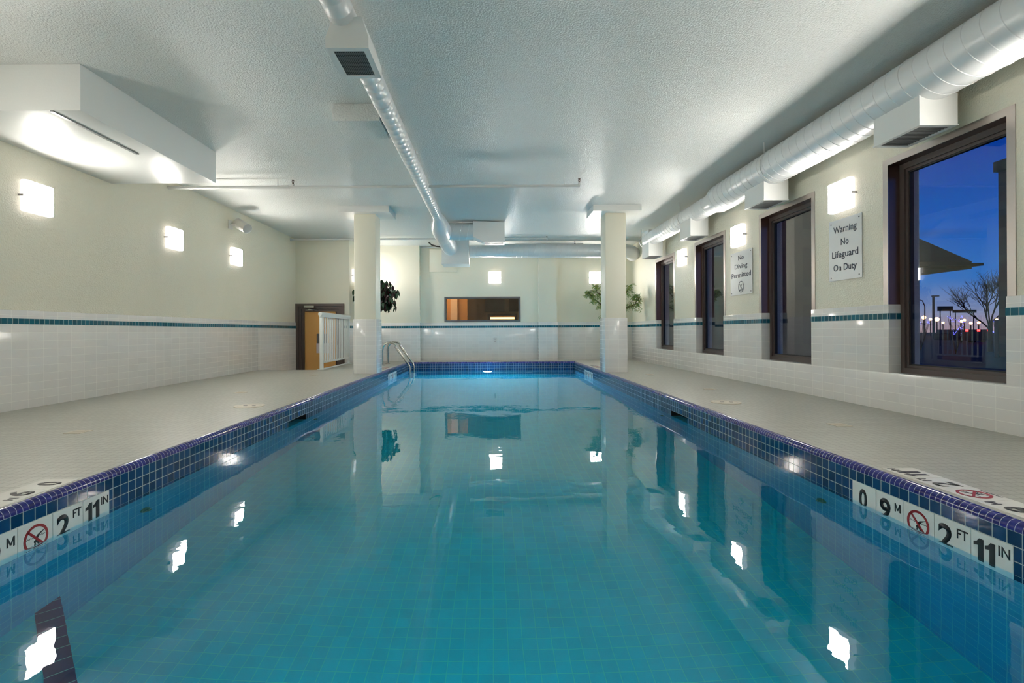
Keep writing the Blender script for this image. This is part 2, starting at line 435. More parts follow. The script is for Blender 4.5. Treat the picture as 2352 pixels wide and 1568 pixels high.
# windows
def frame_yz(b, x0, x1, y0, y1, z0, z1, w):
    box(b, x0, x1, y0, y0 + w, z0, z1); box(b, x0, x1, y1 - w, y1, z0, z1)
    box(b, x0, x1, y0 + w, y1 - w, z0, z0 + w); box(b, x0, x1, y0 + w, y1 - w, z1 - w, z1)
for i, (y0, y1) in enumerate(WY):
    w = sempty('window_%d' % (i + 1), (XR, (y0 + y1) / 2, SZ0))
    b = B(); frame_yz(b, XR + 0.088, XR + 0.15, y0, y1, SZ0, SZ1, 0.045)
    frame_yz(b, XR + 0.105, XR + 0.15, y0 + 0.045, y1 - 0.045, SZ0 + 0.045, SZ1 - 0.045, 0.022)
    obj('window_frame', b, 'bronze', w)
    b = B(); frame_yz(b, XR + 0.112, XR + 0.145, y0 + 0.067, y1 - 0.067, SZ0 + 0.067, SZ1 - 0.067, 0.01); obj('glazing_bead', b, 'gasket', w)
    b = B(); box(b, -0.003, 0.003, -(y1 - y0) / 2 + 0.075, (y1 - y0) / 2 - 0.075, SZ0 + 0.075, SZ1 - 0.075)
    xf(b, Matrix.Translation((XR + 0.129, (y0 + y1) / 2, 0)) @ Matrix.Rotation(math.radians((1.15, -1.7, -1.2, 0.4)[i]), 4, 'Z')); obj('pane', b, 'glass', w)
    b = B(); cz = TZ - 0.004; cw2 = 0.05
    box(b, XR - 0.006, XR + 0.001, y0 - cw2, y0 + 0.002, cz, SZ1 + cw2); box(b, XR - 0.006, XR + 0.001, y1 - 0.002, y1 + cw2, cz, SZ1 + cw2)
    box(b, XR - 0.006, XR + 0.001, y0 + 0.002, y1 - 0.002, SZ1 - 0.002, SZ1 + cw2)
    obj('steel_casing', b, 'steel', w); b = B()
    box(b, XR, XR + 0.09, y0, y0 + 0.002, cz, SZ1); box(b, XR, XR + 0.09, y1 - 0.002, y1, cz, SZ1); box(b, XR, XR + 0.09, y0, y1, SZ1 - 0.002, SZ1)
    obj('reveal_lining', b, 'steel_reflection', w)
# viewing window in the far wall
w = sempty('window_5', (-0.21, YF, WZ0))
b = B()
def frame_xz(b, x0, x1, y0, y1, z0, z1, w):
    box(b, x0, x0 + w, y0, y1, z0, z1); box(b, x1 - w, x1, y0, y1, z0, z1)
    box(b, x0 + w, x1 - w, y0, y1, z0, z0 + w); box(b, x0 + w, x1 - w, y0, y1, z1 - w, z1)
frame_xz(b, WX0, WX1, YF - 0.015, YF + 0.15, WZ0, WZ1, 0.04); obj('window_frame', b, flat('grey_frame', (0.13, 0.12, 0.125), 0.4), w)
b = B(); box(b, WX0 + 0.04, WX1 - 0.04, YF + 0.06, YF + 0.066, WZ0 + 0.04, WZ1 - 0.04); obj('pane', b, 'glass', w)

# room behind the viewing window
b = B()
RX0, RX1, RY1 = -2.4, 2.2, 15.3
box(b, RX0 - 0.1, RX0, 11.57, RY1, -0.1, 2.5); box(b, RX1, RX1 + 0.1, 11.57, RY1, -0.1, 2.5)
box(b, RX0, RX1, RY1, RY1 + 0.1, -0.1, 2.5)
struct('wall_lounge', b, 'tan')
b = B(); box(b, RX0, RX1, 11.57, RY1, -0.2, -0.1); struct('floor_lounge', b, 'tan')
b = B(); box(b, RX0, RX1, 11.57, RY1, 2.5, 2.6); struct('ceiling_lounge', b, 'tan')
def px(x, y, Y):
    dx, dz = x - 1130, -(y - 761)
    return (dx / 1157 * Y, Y, 0.65 + dz / 1157 * Y)
t = thing('room_divider', 'orange and peach partition at the left inside the viewing window', 'partition', (-1.1, 12.6, -0.1))
b = B(); box(b, -1.22, -0.615, 12.62, 12.68, -0.1, 2.3); obj('panel', b, 'warmwall', t)
b = B(); box(b, -1.03, -0.86, 12.56, 12.615, -0.1, 2.3); obj('fabric_panel', b, 'curtain', t, label='pale peach panel')
t = thing('lit_mantel', 'dark wood mantel with a glowing bar inside the viewing window', 'fireplace', (0.4, 15.2, -0.1))
b = B(); frame_xz(b, -0.13, 0.75, 15.0, 15.2, -0.1, 1.18, 0.07); obj('surround', b, 'maroon', t)
b = B(); box(b, -0.05, 0.67, 15.05, 15.12, 1.02, 1.075); obj('glowing_bar', b, 'warmlamp', t)
t = tag(obj('wall_panel', box(B(), -0.2, 0.38, 15.22, 15.29, 1.25, 1.65), 'maroon'), 'dark brown wood panel above the left end of the lit mantel', 'panel')
t = tag(obj('wall_panel', box(B(), 0.52, 0.95, 15.22, 15.29, 1.25, 1.65), 'maroon'), 'dark brown wood panel above the right end of the lit mantel', 'panel')
t = thing('lounge_fill_lamp', 'unseen warm lamp added to light the lounge behind the viewing window', 'lamp', (-1.3, 12.2, 2.4))  # out of view, put in to brighten the partition and lounge
b = B(); cyl(b, (-1.3, 12.2, 2.44), (-1.3, 12.2, 2.5), 0.14); obj('lamp_base', b, 'box', t)
b = B(); cyl(b, (-1.3, 12.2, 2.39), (-1.3, 12.2, 2.44), 0.12); obj('lamp_shade', b, 'warmlamp2', t)

# ------------------------------------------------------------------ door at the foot of the stairwell
d = sempty('door_1', ((DX0 + DX1) / 2, 10.5, -0.95))
b = B()
x0, x1 = DX0 - 0.09, DX1
def jamb(b, w, ya, yb, x0, x1, z1):
    box(b, x0, x0 + w, ya, yb, -0.95, z1); box(b, x1 - w, x1, ya, yb, -0.95, z1); box(b, x0 + w, x1 - w, ya, yb, z1 - w, z1)
jamb(b, 0.055, 10.43, 10.60, x0, x1, DZ1); jamb(b, 0.055, 10.46, 10.60, x0 + 0.055, x1 - 0.055, DZ1 - 0.055)
jamb(b, 0.05, 10.49, 10.56, x0 + 0.11, x1 - 0.11, DZ1 - 0.11)
fr = obj('door_frame', b, 'bronze', d)
ox0, ox1, oz = x0 + 0.155, x1 - 0.155, DZ1 - 0.16
b = B(); box(b, ox0, -3.27, 10.53, 10.57, -0.95, oz + 0.01); lf = obj('door_leaf', b, 'oak', d)
b = B(); box(b, -3.66, -3.43, 10.518, 10.53, 0.42, 0.62, bev=0.01); obj('push_plate', b, 'greyplate', lf)
b = B(); box(b, -3.27, ox1 + 0.005, 10.54, 10.56, -0.95, oz + 0.01); sp_ = obj('side_panel', b, 'maroon', d, label='dark narrow side panel')
b = B(); sweep(b, [(-3.215, 10.53, 0.38), (-3.215, 10.47, 0.38), (-3.215, 10.47, 0.07), (-3.215, 10.53, 0.07)], 0.008, 8); obj('door_handle', b, 'rail_steel', sp_)
b = B(); box(b, -3.87, -3.66, 10.36, 10.43, 1.155, 1.20, bev=0.008); box(b, -3.84, -3.68, 10.37, 10.39, 1.10, 1.115)
sweep(b, [(-3.80, 10.38, 1.13), (-3.72, 10.33, 1.115), (-3.63, 10.42, 1.105)], 0.007, 6); obj('door_closer', b, 'rail_steel', d)
n_ = tag(obj('paper_notice', box(B(), -3.67, -3.40, 10.524, 10.5295, 0.215, 0.42), 'paper'), 'blank white sheet taped to the orange wooden door', 'notice')

# ------------------------------------------------------------------ pool
pool = thing('swimming_pool', 'long rectangular indoor pool lined with blue and pale tiles', 'swimming pool', ((PL + PR) / 2, (P0 + P1) / 2, 0))
BZ = -0.2362; CZ = -0.033
SK = {'L': (4.45, 4.87), 'R': (4.55, 4.97)}
b = B(); wl_ = 0.16
def side(b, x0, x1, ya, yb):
    box(b, x0, x1, P0 - 0.1, ya, BZ, CZ); box(b, x0, x1, yb, P1 + 0.1, BZ, CZ)
    box(b, x0, x1, ya, yb, -0.1346, CZ)
side(b, PL - wl_, PL, *SK['L']); side(b, PR, PR + wl_, *SK['R'])
box(b, PL, PR, P1, P1 + 0.15, BZ, CZ); box(b, PL, PR, P0 - 0.15, P0, BZ, CZ)
obj('waterline_tile_band', b, 'blue', pool)
b = B()
box(b, PL - wl_, PL, P0 - 0.1, P1 + 0.1, ZB - 0.1, BZ); box(b, PR, PR + wl_, P0 - 0.1, P1 + 0.1, ZB - 0.1, BZ)
box(b, PL, PR, P0 - 0.15, P0, ZB - 0.1, BZ); box(b, PL, PR, P1, P1 + 0.15, ZB - 0.1, BZ)
obj('pool_wall', b, 'pool_wall', pool)
b = B(); box(b, PL, PR, P0, P1, ZB - 0.1, ZB); obj('pool_floor', b, 'pool', pool)
def cope(p0, p1, inward):
    """bullnose along p0-p1; inward = unit vector to the water"""
    b = B(); prof = [(0.0, CZ), (0.0, CZ + 0.002)]
    for k in range(9):
        a = PI / 2 * k / 8; prof.append((-0.030 + 0.030 * math.cos(a), -0.030 + 0.030 * math.sin(a)))
    prof += [(-cw, 0.0), (-cw, CZ)]
    prism(b, [Vector(p0) + Vector(inward) * u + Vector((0, 0, z)) for u, z in prof], Vector(p1) - Vector(p0))
    return b
obj('coping', cope((PL, P0, 0), (PL, P1, 0), (1, 0, 0)), 'cope_y', pool, 40)
obj('coping', cope((PR, P0, 0), (PR, P1, 0), (-1, 0, 0)), 'cope_y', pool, 40)
obj('coping', cope((PL - cw, P1, 0), (PR + cw, P1, 0), (0, -1, 0)), 'cope_x', pool, 40)
obj('coping', cope((PL - cw, P0, 0), (PR + cw, P0, 0), (0, 1, 0)), 'cope_x', pool, 40)
# skimmer mouths
for s, (ya, yb) in SK.items():
    b = B(); sx = -1 if s == 'L' else 1; e = PL if s == 'L' else PR
    xa, xb = sorted((e + sx * 0.13, e + sx * 0.155)); box(b, xa, xb, ya, yb, BZ, -0.13)
    xa, xb = sorted((e + sx * 0.004, e + sx * 0.13))
    box(b, xa, xb, ya, ya + 0.006, BZ, -0.1346); box(b, xa, xb, yb - 0.006, yb, BZ, -0.1346); box(b, xa, xb, ya, yb, -0.139, -0.1342)
    obj('skimmer_mouth', b, 'dark', pool)
# corner step with dark nosing
b = B(); SZ = ZB + 0.23; L_ = 1.74
prism(b, [(PL, P0, ZB), (PL + L_, P0, ZB), (PL, P0 + L_, ZB)], (0, 0, SZ - ZB))
st = obj('corner_step', b, 'pool', pool)
b = B(); k_ = 0.115
prism(b, [(PL + L_ - k_, P0, SZ), (PL + L_, P0, SZ), (PL, P0 + L_, SZ), (PL, P0 + L_ - k_, SZ)], (0, 0, 0.004)); obj('nosing_stripe', b, 'nosing', st)
# inlets
for x, y, s in ((PL, 2.60, 1), (PR, 2.69, -1), (PL, 5.1, 1), (PR, 5.2, -1)):
    b = B(); cyl(b, (x, y, -0.46), (x + s * 0.012, y, -0.46), 0.03); cyl(b, (x + s * 0.012, y, -0.46), (x + s * 0.03, y, -0.46), 0.014)
    obj('return_inlet', b, 'green', pool, 40)
# far underwater lamp, plus an unseen near one added to brighten the water
for y, s in ((P1, -1), (P0, 1)):
    b = B(); r0 = 0.085 if y == P1 else 0.075
    cyl(b, (-0.10, y, -0.50), (-0.10, y + s * 0.02, -0.50), r0 + 0.02, 28); lp = obj('lamp_ring', b, 'rail_steel', pool, 40)
    b = B(); cyl(b, (-0.10, y + s * 0.02, -0.50), (-0.10, y + s * 0.03, -0.50), r0, 28); obj('lamp_lens', b, 'poollamp' if y == P1 else 'poollamp_added', lp)
b = B(); box(b, PL - 0.09, PR + 0.09, P0 - 0.02, P1 + 0.02, ZB - 0.05, ZW)
tag(obj('pool_water', b, 'water'), 'still clear turquoise water filling the long pool', 'water', kind='stuff')

# depth markers
def diver(b):
    bar2(b, 0.006, -0.016, 0.000, -0.004, 0.008); bar2(b, 0.000, -0.004, 0.012, 0.012, 0.010); bar2(b, 0.012, 0.012, 0.034, 0.022, 0.007, w2=0.003)
    bar2(b, 0.006, -0.016, 0.014, -0.028, 0.006); bar2(b, -0.004, -0.018, -0.006, -0.030, 0.006)
    bar2(b, -0.034, -0.031, 0.034, -0.031, 0.002)
    pts = [(-0.042 + i * 0.006, 0.006 + (0.0022 if i % 2 else -0.0022)) for i in range(15)]
    for p, q in zip(pts, pts[1:]): bar2(b, *p, *q, 0.0016)
    annulus(b, -0.004, -0.012, 0.0, 0.006, 0, 0.0008, 12)
def ones():
    b = B()
    for x in (-0.034, 0.008):
        prism(b, [(x + 0.012, -0.048, 0), (x + 0.033, -0.048, 0), (x + 0.033, 0.048, 0), (x + 0.017, 0.048, 0), (x + 0.008, 0.036, 0), (x - 0.004, 0.031, 0), (x - 0.004, 0.018, 0), (x + 0.012, 0.022, 0)], (0, 0, 0.0008))
    return b
def em():
    b = B()
    bar2(b, -0.013, -0.018, -0.013, 0.018, 0.0065); bar2(b, 0.013, -0.018, 0.013, 0.018, 0.0065)
    bar2(b, -0.013, 0.018, 0.0, -0.012, 0.0055, 0, 0.0009); bar2(b, 0.013, 0.018, 0.0, -0.012, 0.0055, 0, 0.0009)
    return b
def marker(name, label, origin, u, v, unit=('0', '9', '2', '11'), group=None):
    """row of five 15 cm tiles starting at origin"""
    T = 0.1524
    t = thing(name, label, 'depth marker', origin, group)
    m = basis(origin, u, v)
    def put(nm, bm, mat, par): return obj(nm, xf(bm, m), mat, par)
    for i in range(5):
        b = B(); box(b, i * T + 0.001, (i + 1) * T - 0.001, 0.001, T - 0.001, -0.006, 0.003, bev=0.0012, seg=1)
        tl = put('marker_tile', b, 'marker', t)
        cx = i * T + T / 2; cyy = T / 2; z0 = Matrix.Translation((0, 0, 0.003))
        def tx(s, w, h, x, y, bold): return xf(text_bm(s, w, h, bold, x=x, y=y), z0)
        b = B()
        if i == 0: join(b, tx(unit[0], 0.050, 0.096, cx - 0.004, cyy + 0.006, 0.03))
        if i == 1: join(b, tx(unit[1], 0.062, 0.096, cx - 0.022, cyy + 0.006, 0.03)); join(b, xf(em(), Matrix.Translation((cx + 0.048, cyy + 0.034, 0.003))))
        if i == 3: join(b, tx(unit[2], 0.064, 0.096, cx - 0.026, cyy + 0.006, 0.03)); join(b, tx('FT', 0.044, 0.036, cx + 0.044, cyy + 0.038, 0.012))
        if i == 4: join(b, xf(ones(), Matrix.Translation((cx - 0.026, cyy + 0.006, 0.003)))); join(b, tx('IN', 0.040, 0.036, cx + 0.046, cyy + 0.040, 0.012))
        if i == 2:
            join(b, xf(tx('NO DIVING', 0.085, 0.009, 0, 0, 0.01), Matrix.Translation((cx, cyy - 0.062, 0))))
            d = B(); diver(d); join(b, xf(d, Matrix.Translation((cx, cyy + 0.006, 0.003))))
            put('lettering', b, 'black', tl)
            b = B(); annulus(b, cx, cyy + 0.006, 0.044, 0.054, 0.003, 0.0044); d = B(); bar2(d, -0.035, 0.035, 0.035, -0.035, 0.009, 0.003, 0.0044)
            join(b, xf(d, Matrix.Translation((cx, cyy + 0.006, 0)))); put('prohibition_ring', b, 'red', tl)
        else: put('lettering', b, 'black', tl)
    return t
mz = -0.0838 - 0.1524
marker('depth_marker', 'white waterline depth marker reading 2 FT 11 IN on the right pool side, nearest', (PR, 2.465, mz), (0, -1, 0), (0, 0, 1))
marker('depth_marker', 'white waterline depth marker with the no diving ring on the left pool side, nearest', (PL, 1.60, mz), (0, 1, 0), (0, 0, 1))
marker('depth_marker', 'small white waterline depth marker on the left pool side near the ladder', (PL, 8.72, mz), (0, 1, 0), (0, 0, 1))
marker('depth_marker', 'small white waterline depth marker on the right pool side past the column', (PR, 9.58, mz), (0, -1, 0), (0, 0, 1))
marker('depth_marker', 'white depth marker tiles set in the right deck edge, nearest', (1.975, 1.60, -0.001), (0, 1, 0), (-1, 0, 0))
marker('depth_marker', 'white depth marker tiles set in the left deck edge, nearest', (-1.998, 2.25, -0.001), (0, -1, 0), (1, 0, 0))
marker('depth_marker', 'white depth marker tiles in the deck behind the right column', (1.975, 8.75, -0.001), (0, 1, 0), (-1, 0, 0))
marker('depth_marker', 'white depth marker tiles in the deck behind the left column', (-1.998, 9.45, -0.001), (0, -1, 0), (1, 0, 0))

# skimmer lids and drains
for x, y, lab in ((-2.15, 4.46, 'round beige skimmer lid in the left deck'), (2.11, 4.55, 'round beige skimmer lid in the right deck')):
    t = thing('skimmer_lid', lab, 'lid', (x, y, 0))
    b = B(); cyl(b, (x, y, -0.01), (x, y, 0.004), 0.128, 40); obj('lid_rim', b, 'lid', t, 40)
    b = B(); annulus(b, x, y, 0.098, 0.101, 0.004, 0.0048); obj('lid_seam', b, 'seam', t)
    b = B(); box(b, x - 0.05, x - 0.02, y - 0.01, y + 0.01, 0.004, 0.006); obj('finger_hole', b, 'greyplate', t)
    b = B(); box(b, x + 0.03, x + 0.055, y - 0.02, y + 0.0, 0.004, 0.006); obj('finger_hole', b, 'greyplate', t)
for x, y, lab in ((-2.73, 3.32, 'square floor drain in the left deck, nearest'), (-2.73, 5.46, 'square floor drain in the left deck, middle of three'), (-2.71, 7.67, 'square floor drain in the left deck by the rail'),
                  (2.37, 3.44, 'square floor drain in the right deck, nearest'), (2.40, 5.56, 'square floor drain in the right deck, middle of three'), (2.34, 7.47, 'square floor drain in the right deck by the column')):
    t = thing('floor_drain', lab, 'drain', (x, y, 0), 'square drains in the deck')
    b = B(); frame_ = [(x - 0.055, x + 0.055, y - 0.055, y - 0.04), (x - 0.055, x + 0.055, y + 0.04, y + 0.055), (x - 0.055, x - 0.04, y - 0.04, y + 0.04), (x + 0.04, x + 0.055, y - 0.04, y + 0.04)]
    for q in frame_: box(b, *q, -0.005, 0.003)
    obj('drain_frame', b, 'lid', t)
    b = B()
    for k in range(5): box(b, x - 0.04, x + 0.04, y - 0.036 + k * 0.017, y - 0.028 + k * 0.017, -0.004, 0.002)
    obj('grate', b, 'lid', t)

# ------------------------------------------------------------------ columns
for cx0, cx1, kx0, kx1, lab in ((-2.164, -1.806, -2.36, -1.574, 'square column left of the pool with white tiles to half height'), (1.770, 2.112, 1.565, 2.307, 'square column right of the pool with white tiles to half height')):
    y0, y1 = 7.87, 8.23
    t = thing('column', lab, 'column', ((cx0 + cx1) / 2, (y0 + y1) / 2, 0))
    b = B(); box(b, cx0 + 0.008, cx1 - 0.008, y0 + 0.008, y1 - 0.008, 0, 2.50, bev=0.018); obj('shaft', b, 'wall_smooth', t, 40)
    b = B(); box(b, cx0 - 0.004, cx1 + 0.004, y0 - 0.004, y1 + 0.004, -0.001, 0.853, bev=0.006); obj('tile_cladding', b, 'wtile', t, 40)
    b = B(); box(b, kx0, kx1, 7.73, 8.28, 2.495, ZC); obj('capital', b, 'soffit', t)

# ------------------------------------------------------------------ soffit, ceiling pad
t = thing('ceiling_bulkhead', 'white boxed bulkhead dropping from the ceiling against the left wall', 'bulkhead', (-3.5, 4.5, 2.25))
b = B(); box(b, XL, -2.95, 3.62, 5.40, 2.252, ZC, bev=0.004); obj('bulkhead_body', b, 'soffit', t, 40)
b = B(); box(b, -3.17, -3.145, 3.62, 4.50, 2.243, 2.253); obj('metal_track', b, 'grille', t)
tag(obj('ceiling_box', box(B(), -1.345, -0.944, 4.27, 4.68, 2.44, ZC, bev=0.006), 'ceiling', smooth=40), 'shallow white box on the ceiling behind the middle duct', 'ceiling box')

# ------------------------------------------------------------------ ducts
def duct_bm(p0, p1, r, pitch=0.115, n=36, tilt=0.25, ridge=0.0028):
    """straight spiral duct from p0 to p1"""
    b = B(); p0 = Vector(p0); p1 = Vector(p1); L = (p1 - p0).length; d = (p1 - p0) / L
    a, c = frame_of(d); st = [(0, r, 0)]; s = pitch * 0.5
    while s < L - 0.03:
        st += [(s - 0.005, r, 1), (s - 0.002, r + ridge, 1), (s + 0.002, r + ridge, 1), (s + 0.005, r, 1)]; s += pitch
    st.append((L, r, 0)); rings = []
    for s, rr, k in st:
        rings.append([b.verts.new(p0 + d * (s + k * tilt * r * math.sin(2 * PI * j / n) * min(1, s / 0.08, (L - s) / 0.08)) + (a * math.cos(2 * PI * j / n) + c * math.sin(2 * PI * j / n)) * rr) for j in range(n)])
    for r1, r2 in zip(rings, rings[1:]):
        for k in range(n): b.faces.new((r1[k], r1[(k + 1) % n], r2[(k + 1) % n], r2[k]))
    b.faces.new(rings[0][::-1]); b.faces.new(rings[-1])
    return b
def grille(par, x0, x1, y0, y1, z, mesh=False, rim='box', fw=0.03):
    b = B(); box(b, x0 + fw, x1 - fw, y0 + fw, y1 - fw, z - 0.001, z + 0.004); obj('grille_void', b, 'dark', par)
    b = B()
    if mesh:
        n = 16
        for k in range(n + 1):
            x = x0 + fw + (x1 - x0 - 2 * fw) * k / n; box(b, x - 0.0012, x + 0.0012, y0 + fw, y1 - fw, z - 0.004, z - 0.001)
        n = 20
        for k in range(n + 1):
            y = y0 + fw + (y1 - y0 - 2 * fw) * k / n; box(b, x0 + fw, x1 - fw, y - 0.0012, y + 0.0012, z - 0.004, z - 0.001)
    else:
        n = int((y1 - y0 - 2 * fw) / 0.024)
        for k in range(n + 1):
            y = y0 + fw + (y1 - y0 - 2 * fw) * k / n; box(b, x0 + fw, x1 - fw, y - 0.003, y + 0.003, z - 0.006, z - 0.001)
    obj('grille', b, 'grille', par)
    b = B()
    frame = [(x0, x1, y0, y0 + fw), (x0, x1, y1 - fw, y1), (x0, x0 + fw, y0 + fw, y1 - fw), (x1 - fw, x1, y0 + fw, y1 - fw)]
    for q in frame: box(b, *q, z - 0.008, z)
    obj('grille_rim', b, rim, par)
# right wall duct
ax, az = 2.946, 2.348
t = thing('wall_duct', 'large white round duct running along the top of the window wall', 'duct', (ax, 4, az))
obj('duct_body', duct_bm((ax, -2.15, az), (ax, 6.5, az), 0.175), 'duct', t, 35)
b = B(); sweep(b, [(ax, 2.52, az), (ax, 2.56, az), (ax, 2.58, az), (ax, 2.60, az), (ax, 2.64, az)], [0.178, 0.184, 0.180, 0.184, 0.178], 36); obj('coupling_band', b, 'duct', t, 40)
b = B(); sweep(b, [(ax, 6.45, az), (ax, 6.5, az), (ax, 6.7, az - 0.005), (ax, 6.75, az - 0.005)], [0.176, 0.175, 0.13, 0.13], 36, cap=False); obj('reducer', b, 'duct', t, 35)
obj('duct_body', duct_bm((ax, 6.72, az - 0.005), (ax, 9.45, az - 0.005), 0.13), 'duct', t, 35, label='narrower far section of the duct')
for i, (y0, y1, zt) in enumerate(((3.345, 3.745, 2.22), (5.256, 5.655, 2.22), (7.20, 7.60, 2.40), (9.12, 9.52, 2.48))):
    b = B(); x0, x1, zb = 2.845, 3.10, 2.012
    box(b, x0, x1, y0, y1, zb, zt); rb = obj('register_box', b, 'box', t)
    grille(rb, x0 - 0.004, x1 + 0.004, y0 - 0.004, y1 + 0.004, zb, rim='box')
for y, r in ((5.2, 0.178), (7.62, 0.133), (9.62, 0.12)):
    b = B()
    pts = [(ax + r * math.cos(a), y, az + r * math.sin(a)) for a in [2 * PI * k / 32 for k in range(33)]]
    for p, q in zip(pts, pts[1:]):
        P, Q = Vector(p), Vector(q); rad = (P - Vector((ax, y, az))).normalized() * 0.003
        prism(b, [P - Vector((0, 0.012, 0)), P + Vector((0, 0.012, 0)), P + Vector((0, 0.012, 0)) + rad, P - Vector((0, 0.012, 0)) + rad], Q - P)
    cyl(b, (ax - r * 0.7, y, az + r * 0.72), (ax - r * 0.72, y, ZC), 0.006, 8)
    obj('hanger_strap', b, 'box', t)
# middle duct
mx_, mz_ = -0.862, 2.49
t = thing('ceiling_duct', 'slim white round duct running down the middle of the ceiling', 'duct', (mx_, 4, mz_))
obj('duct_body', duct_bm((mx_, -2.15, mz_), (mx_, 2.97, mz_), 0.078, ridge=0.002), 'duct', t, 35)
obj('duct_body', duct_bm((mx_, 3.10, mz_), (mx_, 8.05, mz_), 0.078, ridge=0.002), 'duct', t, 35, label='long middle section of the slim duct')
for y in (4.0, 2.6):
    b = B(); sweep(b, [(mx_, y - 0.02, mz_), (mx_, y - 0.015, mz_), (mx_, y + 0.015, mz_), (mx_, y + 0.02, mz_)], [0.078, 0.082, 0.082, 0.078], 32); obj('coupling_band', b, 'duct', t, 40)
b = B()
sweep(b, [(mx_, 8.0, mz_), (mx_, 8.06, mz_ - 0.004), (mx_, 8.2, mz_ - 0.03), (mx_, 8.4, mz_ - 0.07), (mx_, 8.62, mz_ - 0.09), (mx_, 8.9, mz_ - 0.10), (mx_, 9.15, mz_ - 0.105)],
      [0.078, 0.08, 0.115, 0.15, 0.165, 0.165, 0.158], 36, cap=False)
obj('reducer', b, 'duct', t, 60)
obj('duct_body', duct_bm((mx_, 9.1, 2.385), (mx_, 10.45, 2.385), 0.155, pitch=0.05), 'duct', t, 35, label='wide ribbed end section')
# diffuser box under the near end
b = B(); gy0, gy1, gz = 2.90, 3.25, 2.293; gx0, gx1 = -0.952, -0.703
prism(b, [(gx0, gy0, gz), (gx1, gy0, gz), (gx1, gy0, gz + 0.055), (gx1 - 0.04, gy0, 2.47), (gx0 + 0.035, gy0, 2.44), (gx0, gy0, gz + 0.055)], (0, gy1 - gy0, 0))
gb = obj('diffuser_box', b, 'box', t); grille(gb, gx0, gx1, gy0, gy1, gz, mesh=True, rim='box', fw=0.035)
# branch to the side outlet
YB = 8.92
obj('branch_duct', duct_bm((mx_, YB, 2.42), (-0.32, YB, 2.42), 0.15, pitch=0.13), 'duct', t, 35)
b = B()
A = [(-0.32, YB - 0.15, 2.575), (0.23, YB - 0.15, 2.55), (0.23, YB - 0.15, 2.215), (-0.13, YB - 0.15, 2.215), (-0.32, YB - 0.15, 2.30)]
prism(b, A, (0, 0.30, 0)); ob = obj('outlet_box', b, 'box', t)
grille(ob, -0.14, 0.235, YB - 0.155, YB + 0.155, 2.213, fw=0.03)
b = B(); box(b, -1.036, -0.475, 10.45, 10.98, 2.06, ZC, bev=0.004); box(b, -1.04, -0.471, 10.447, 10.984, 2.055, 2.085); obj('plenum_box', b, 'box', t, 40)
b = B(); cyl(b, (-0.80, 5.4, 2.56), (-0.80, 5.4, ZC), 0.01, 8); obj('hanger_strap', b, 'box', t)
# crossing duct on far wall
t = thing('crossing_duct', 'white round duct crossing in front of the far wall under the ceiling', 'duct', (1.3, 10.8, 2.385))
obj('duct_body', duct_bm((-0.48, 10.75, 2.355), (0.1, 10.80, 2.375), 0.13, pitch=0.1), 'duct', t, 35, label='flexible first length')
obj('duct_body', duct_bm((0.05, 10.8, 2.378), (2.75, 10.85, 2.37), 0.146, pitch=0.115), 'duct', t, 35)
b = B(); sweep(b, [(2.72, 10.85, 2.37), (2.9, 10.86, 2.365), (3.02, 10.9, 2.35), (3.08, 10.97, 2.34), (3.10, 11.1, 2.33)], 0.146, 32); obj('elbow', b, 'duct', t, 50)
b = B(); cyl(b, (1.79, 10.82, 2.5), (1.79, 10.82, ZC), 0.008, 8); cyl(b, (1.79, 10.82, 2.515), (1.79, 10.82, 2.53), 0.018, 8); obj('hanger_rod', b, 'bronze', t)
tag(obj('valance_box', box(B(), 0.52, 2.02, 11.10, 11.26, 2.52, ZC - 0.002), 'box'), 'long pale box under the ceiling above the crossing duct', 'box')
b = B(); sweep(b, [(-1.35, 11.2, 2.56), (-1.15, 11.1, 2.5), (-1.03, 11.0, 2.45)], 0.012, 8); sweep(b, [(-1.37, 11.2, 2.57), (-1.2, 11.1, 2.49), (-1.03, 11.0, 2.44)], 0.012, 8)
b = B()
sweep(b, [(-1.36, 10.9, 2.585), (-1.30, 10.9, 2.53), (-1.18, 10.88, 2.49), (-1.02, 10.85, 2.47)], 0.014, 8)
tag(obj('cable', b, 'gasket', smooth=60), 'black cable looping from the ceiling to the plenum box', 'cable')
b = B(); box(b, -1.41, -0.775, YF - 0.03, YF, 2.0, 2.52, bev=0.006); tag(obj('access_panel', b, 'wall_smooth', smooth=40), 'flat cream access panel on the far wall behind the duct end', 'panel')
b = B(); cyl(b, (-1.61, 11.38, 2.555), (-0.9, 11.38, 2.555), 0.012, 10); tag(obj('conduit', b, 'pipe', smooth=40), 'thin conduit along the top of the far wall above the access panel', 'pipe')
# outlet on far wall
t = thing('wall_outlet', 'white outlet plate on the tiled far wall', 'outlet', (0.07, YF - 0.01, 0.45))
b = B(); box(b, 0.035, 0.105, YF - 0.018, YF - 0.009, 0.39, 0.51, bev=0.003); op = obj('cover_plate', b, 'plastic', t, 40)
b = B(); box(b, 0.055, 0.085, YF - 0.021, YF - 0.017, 0.41, 0.445); box(b, 0.055, 0.085, YF - 0.021, YF - 0.017, 0.455, 0.49); obj('socket', b, 'plate', op)

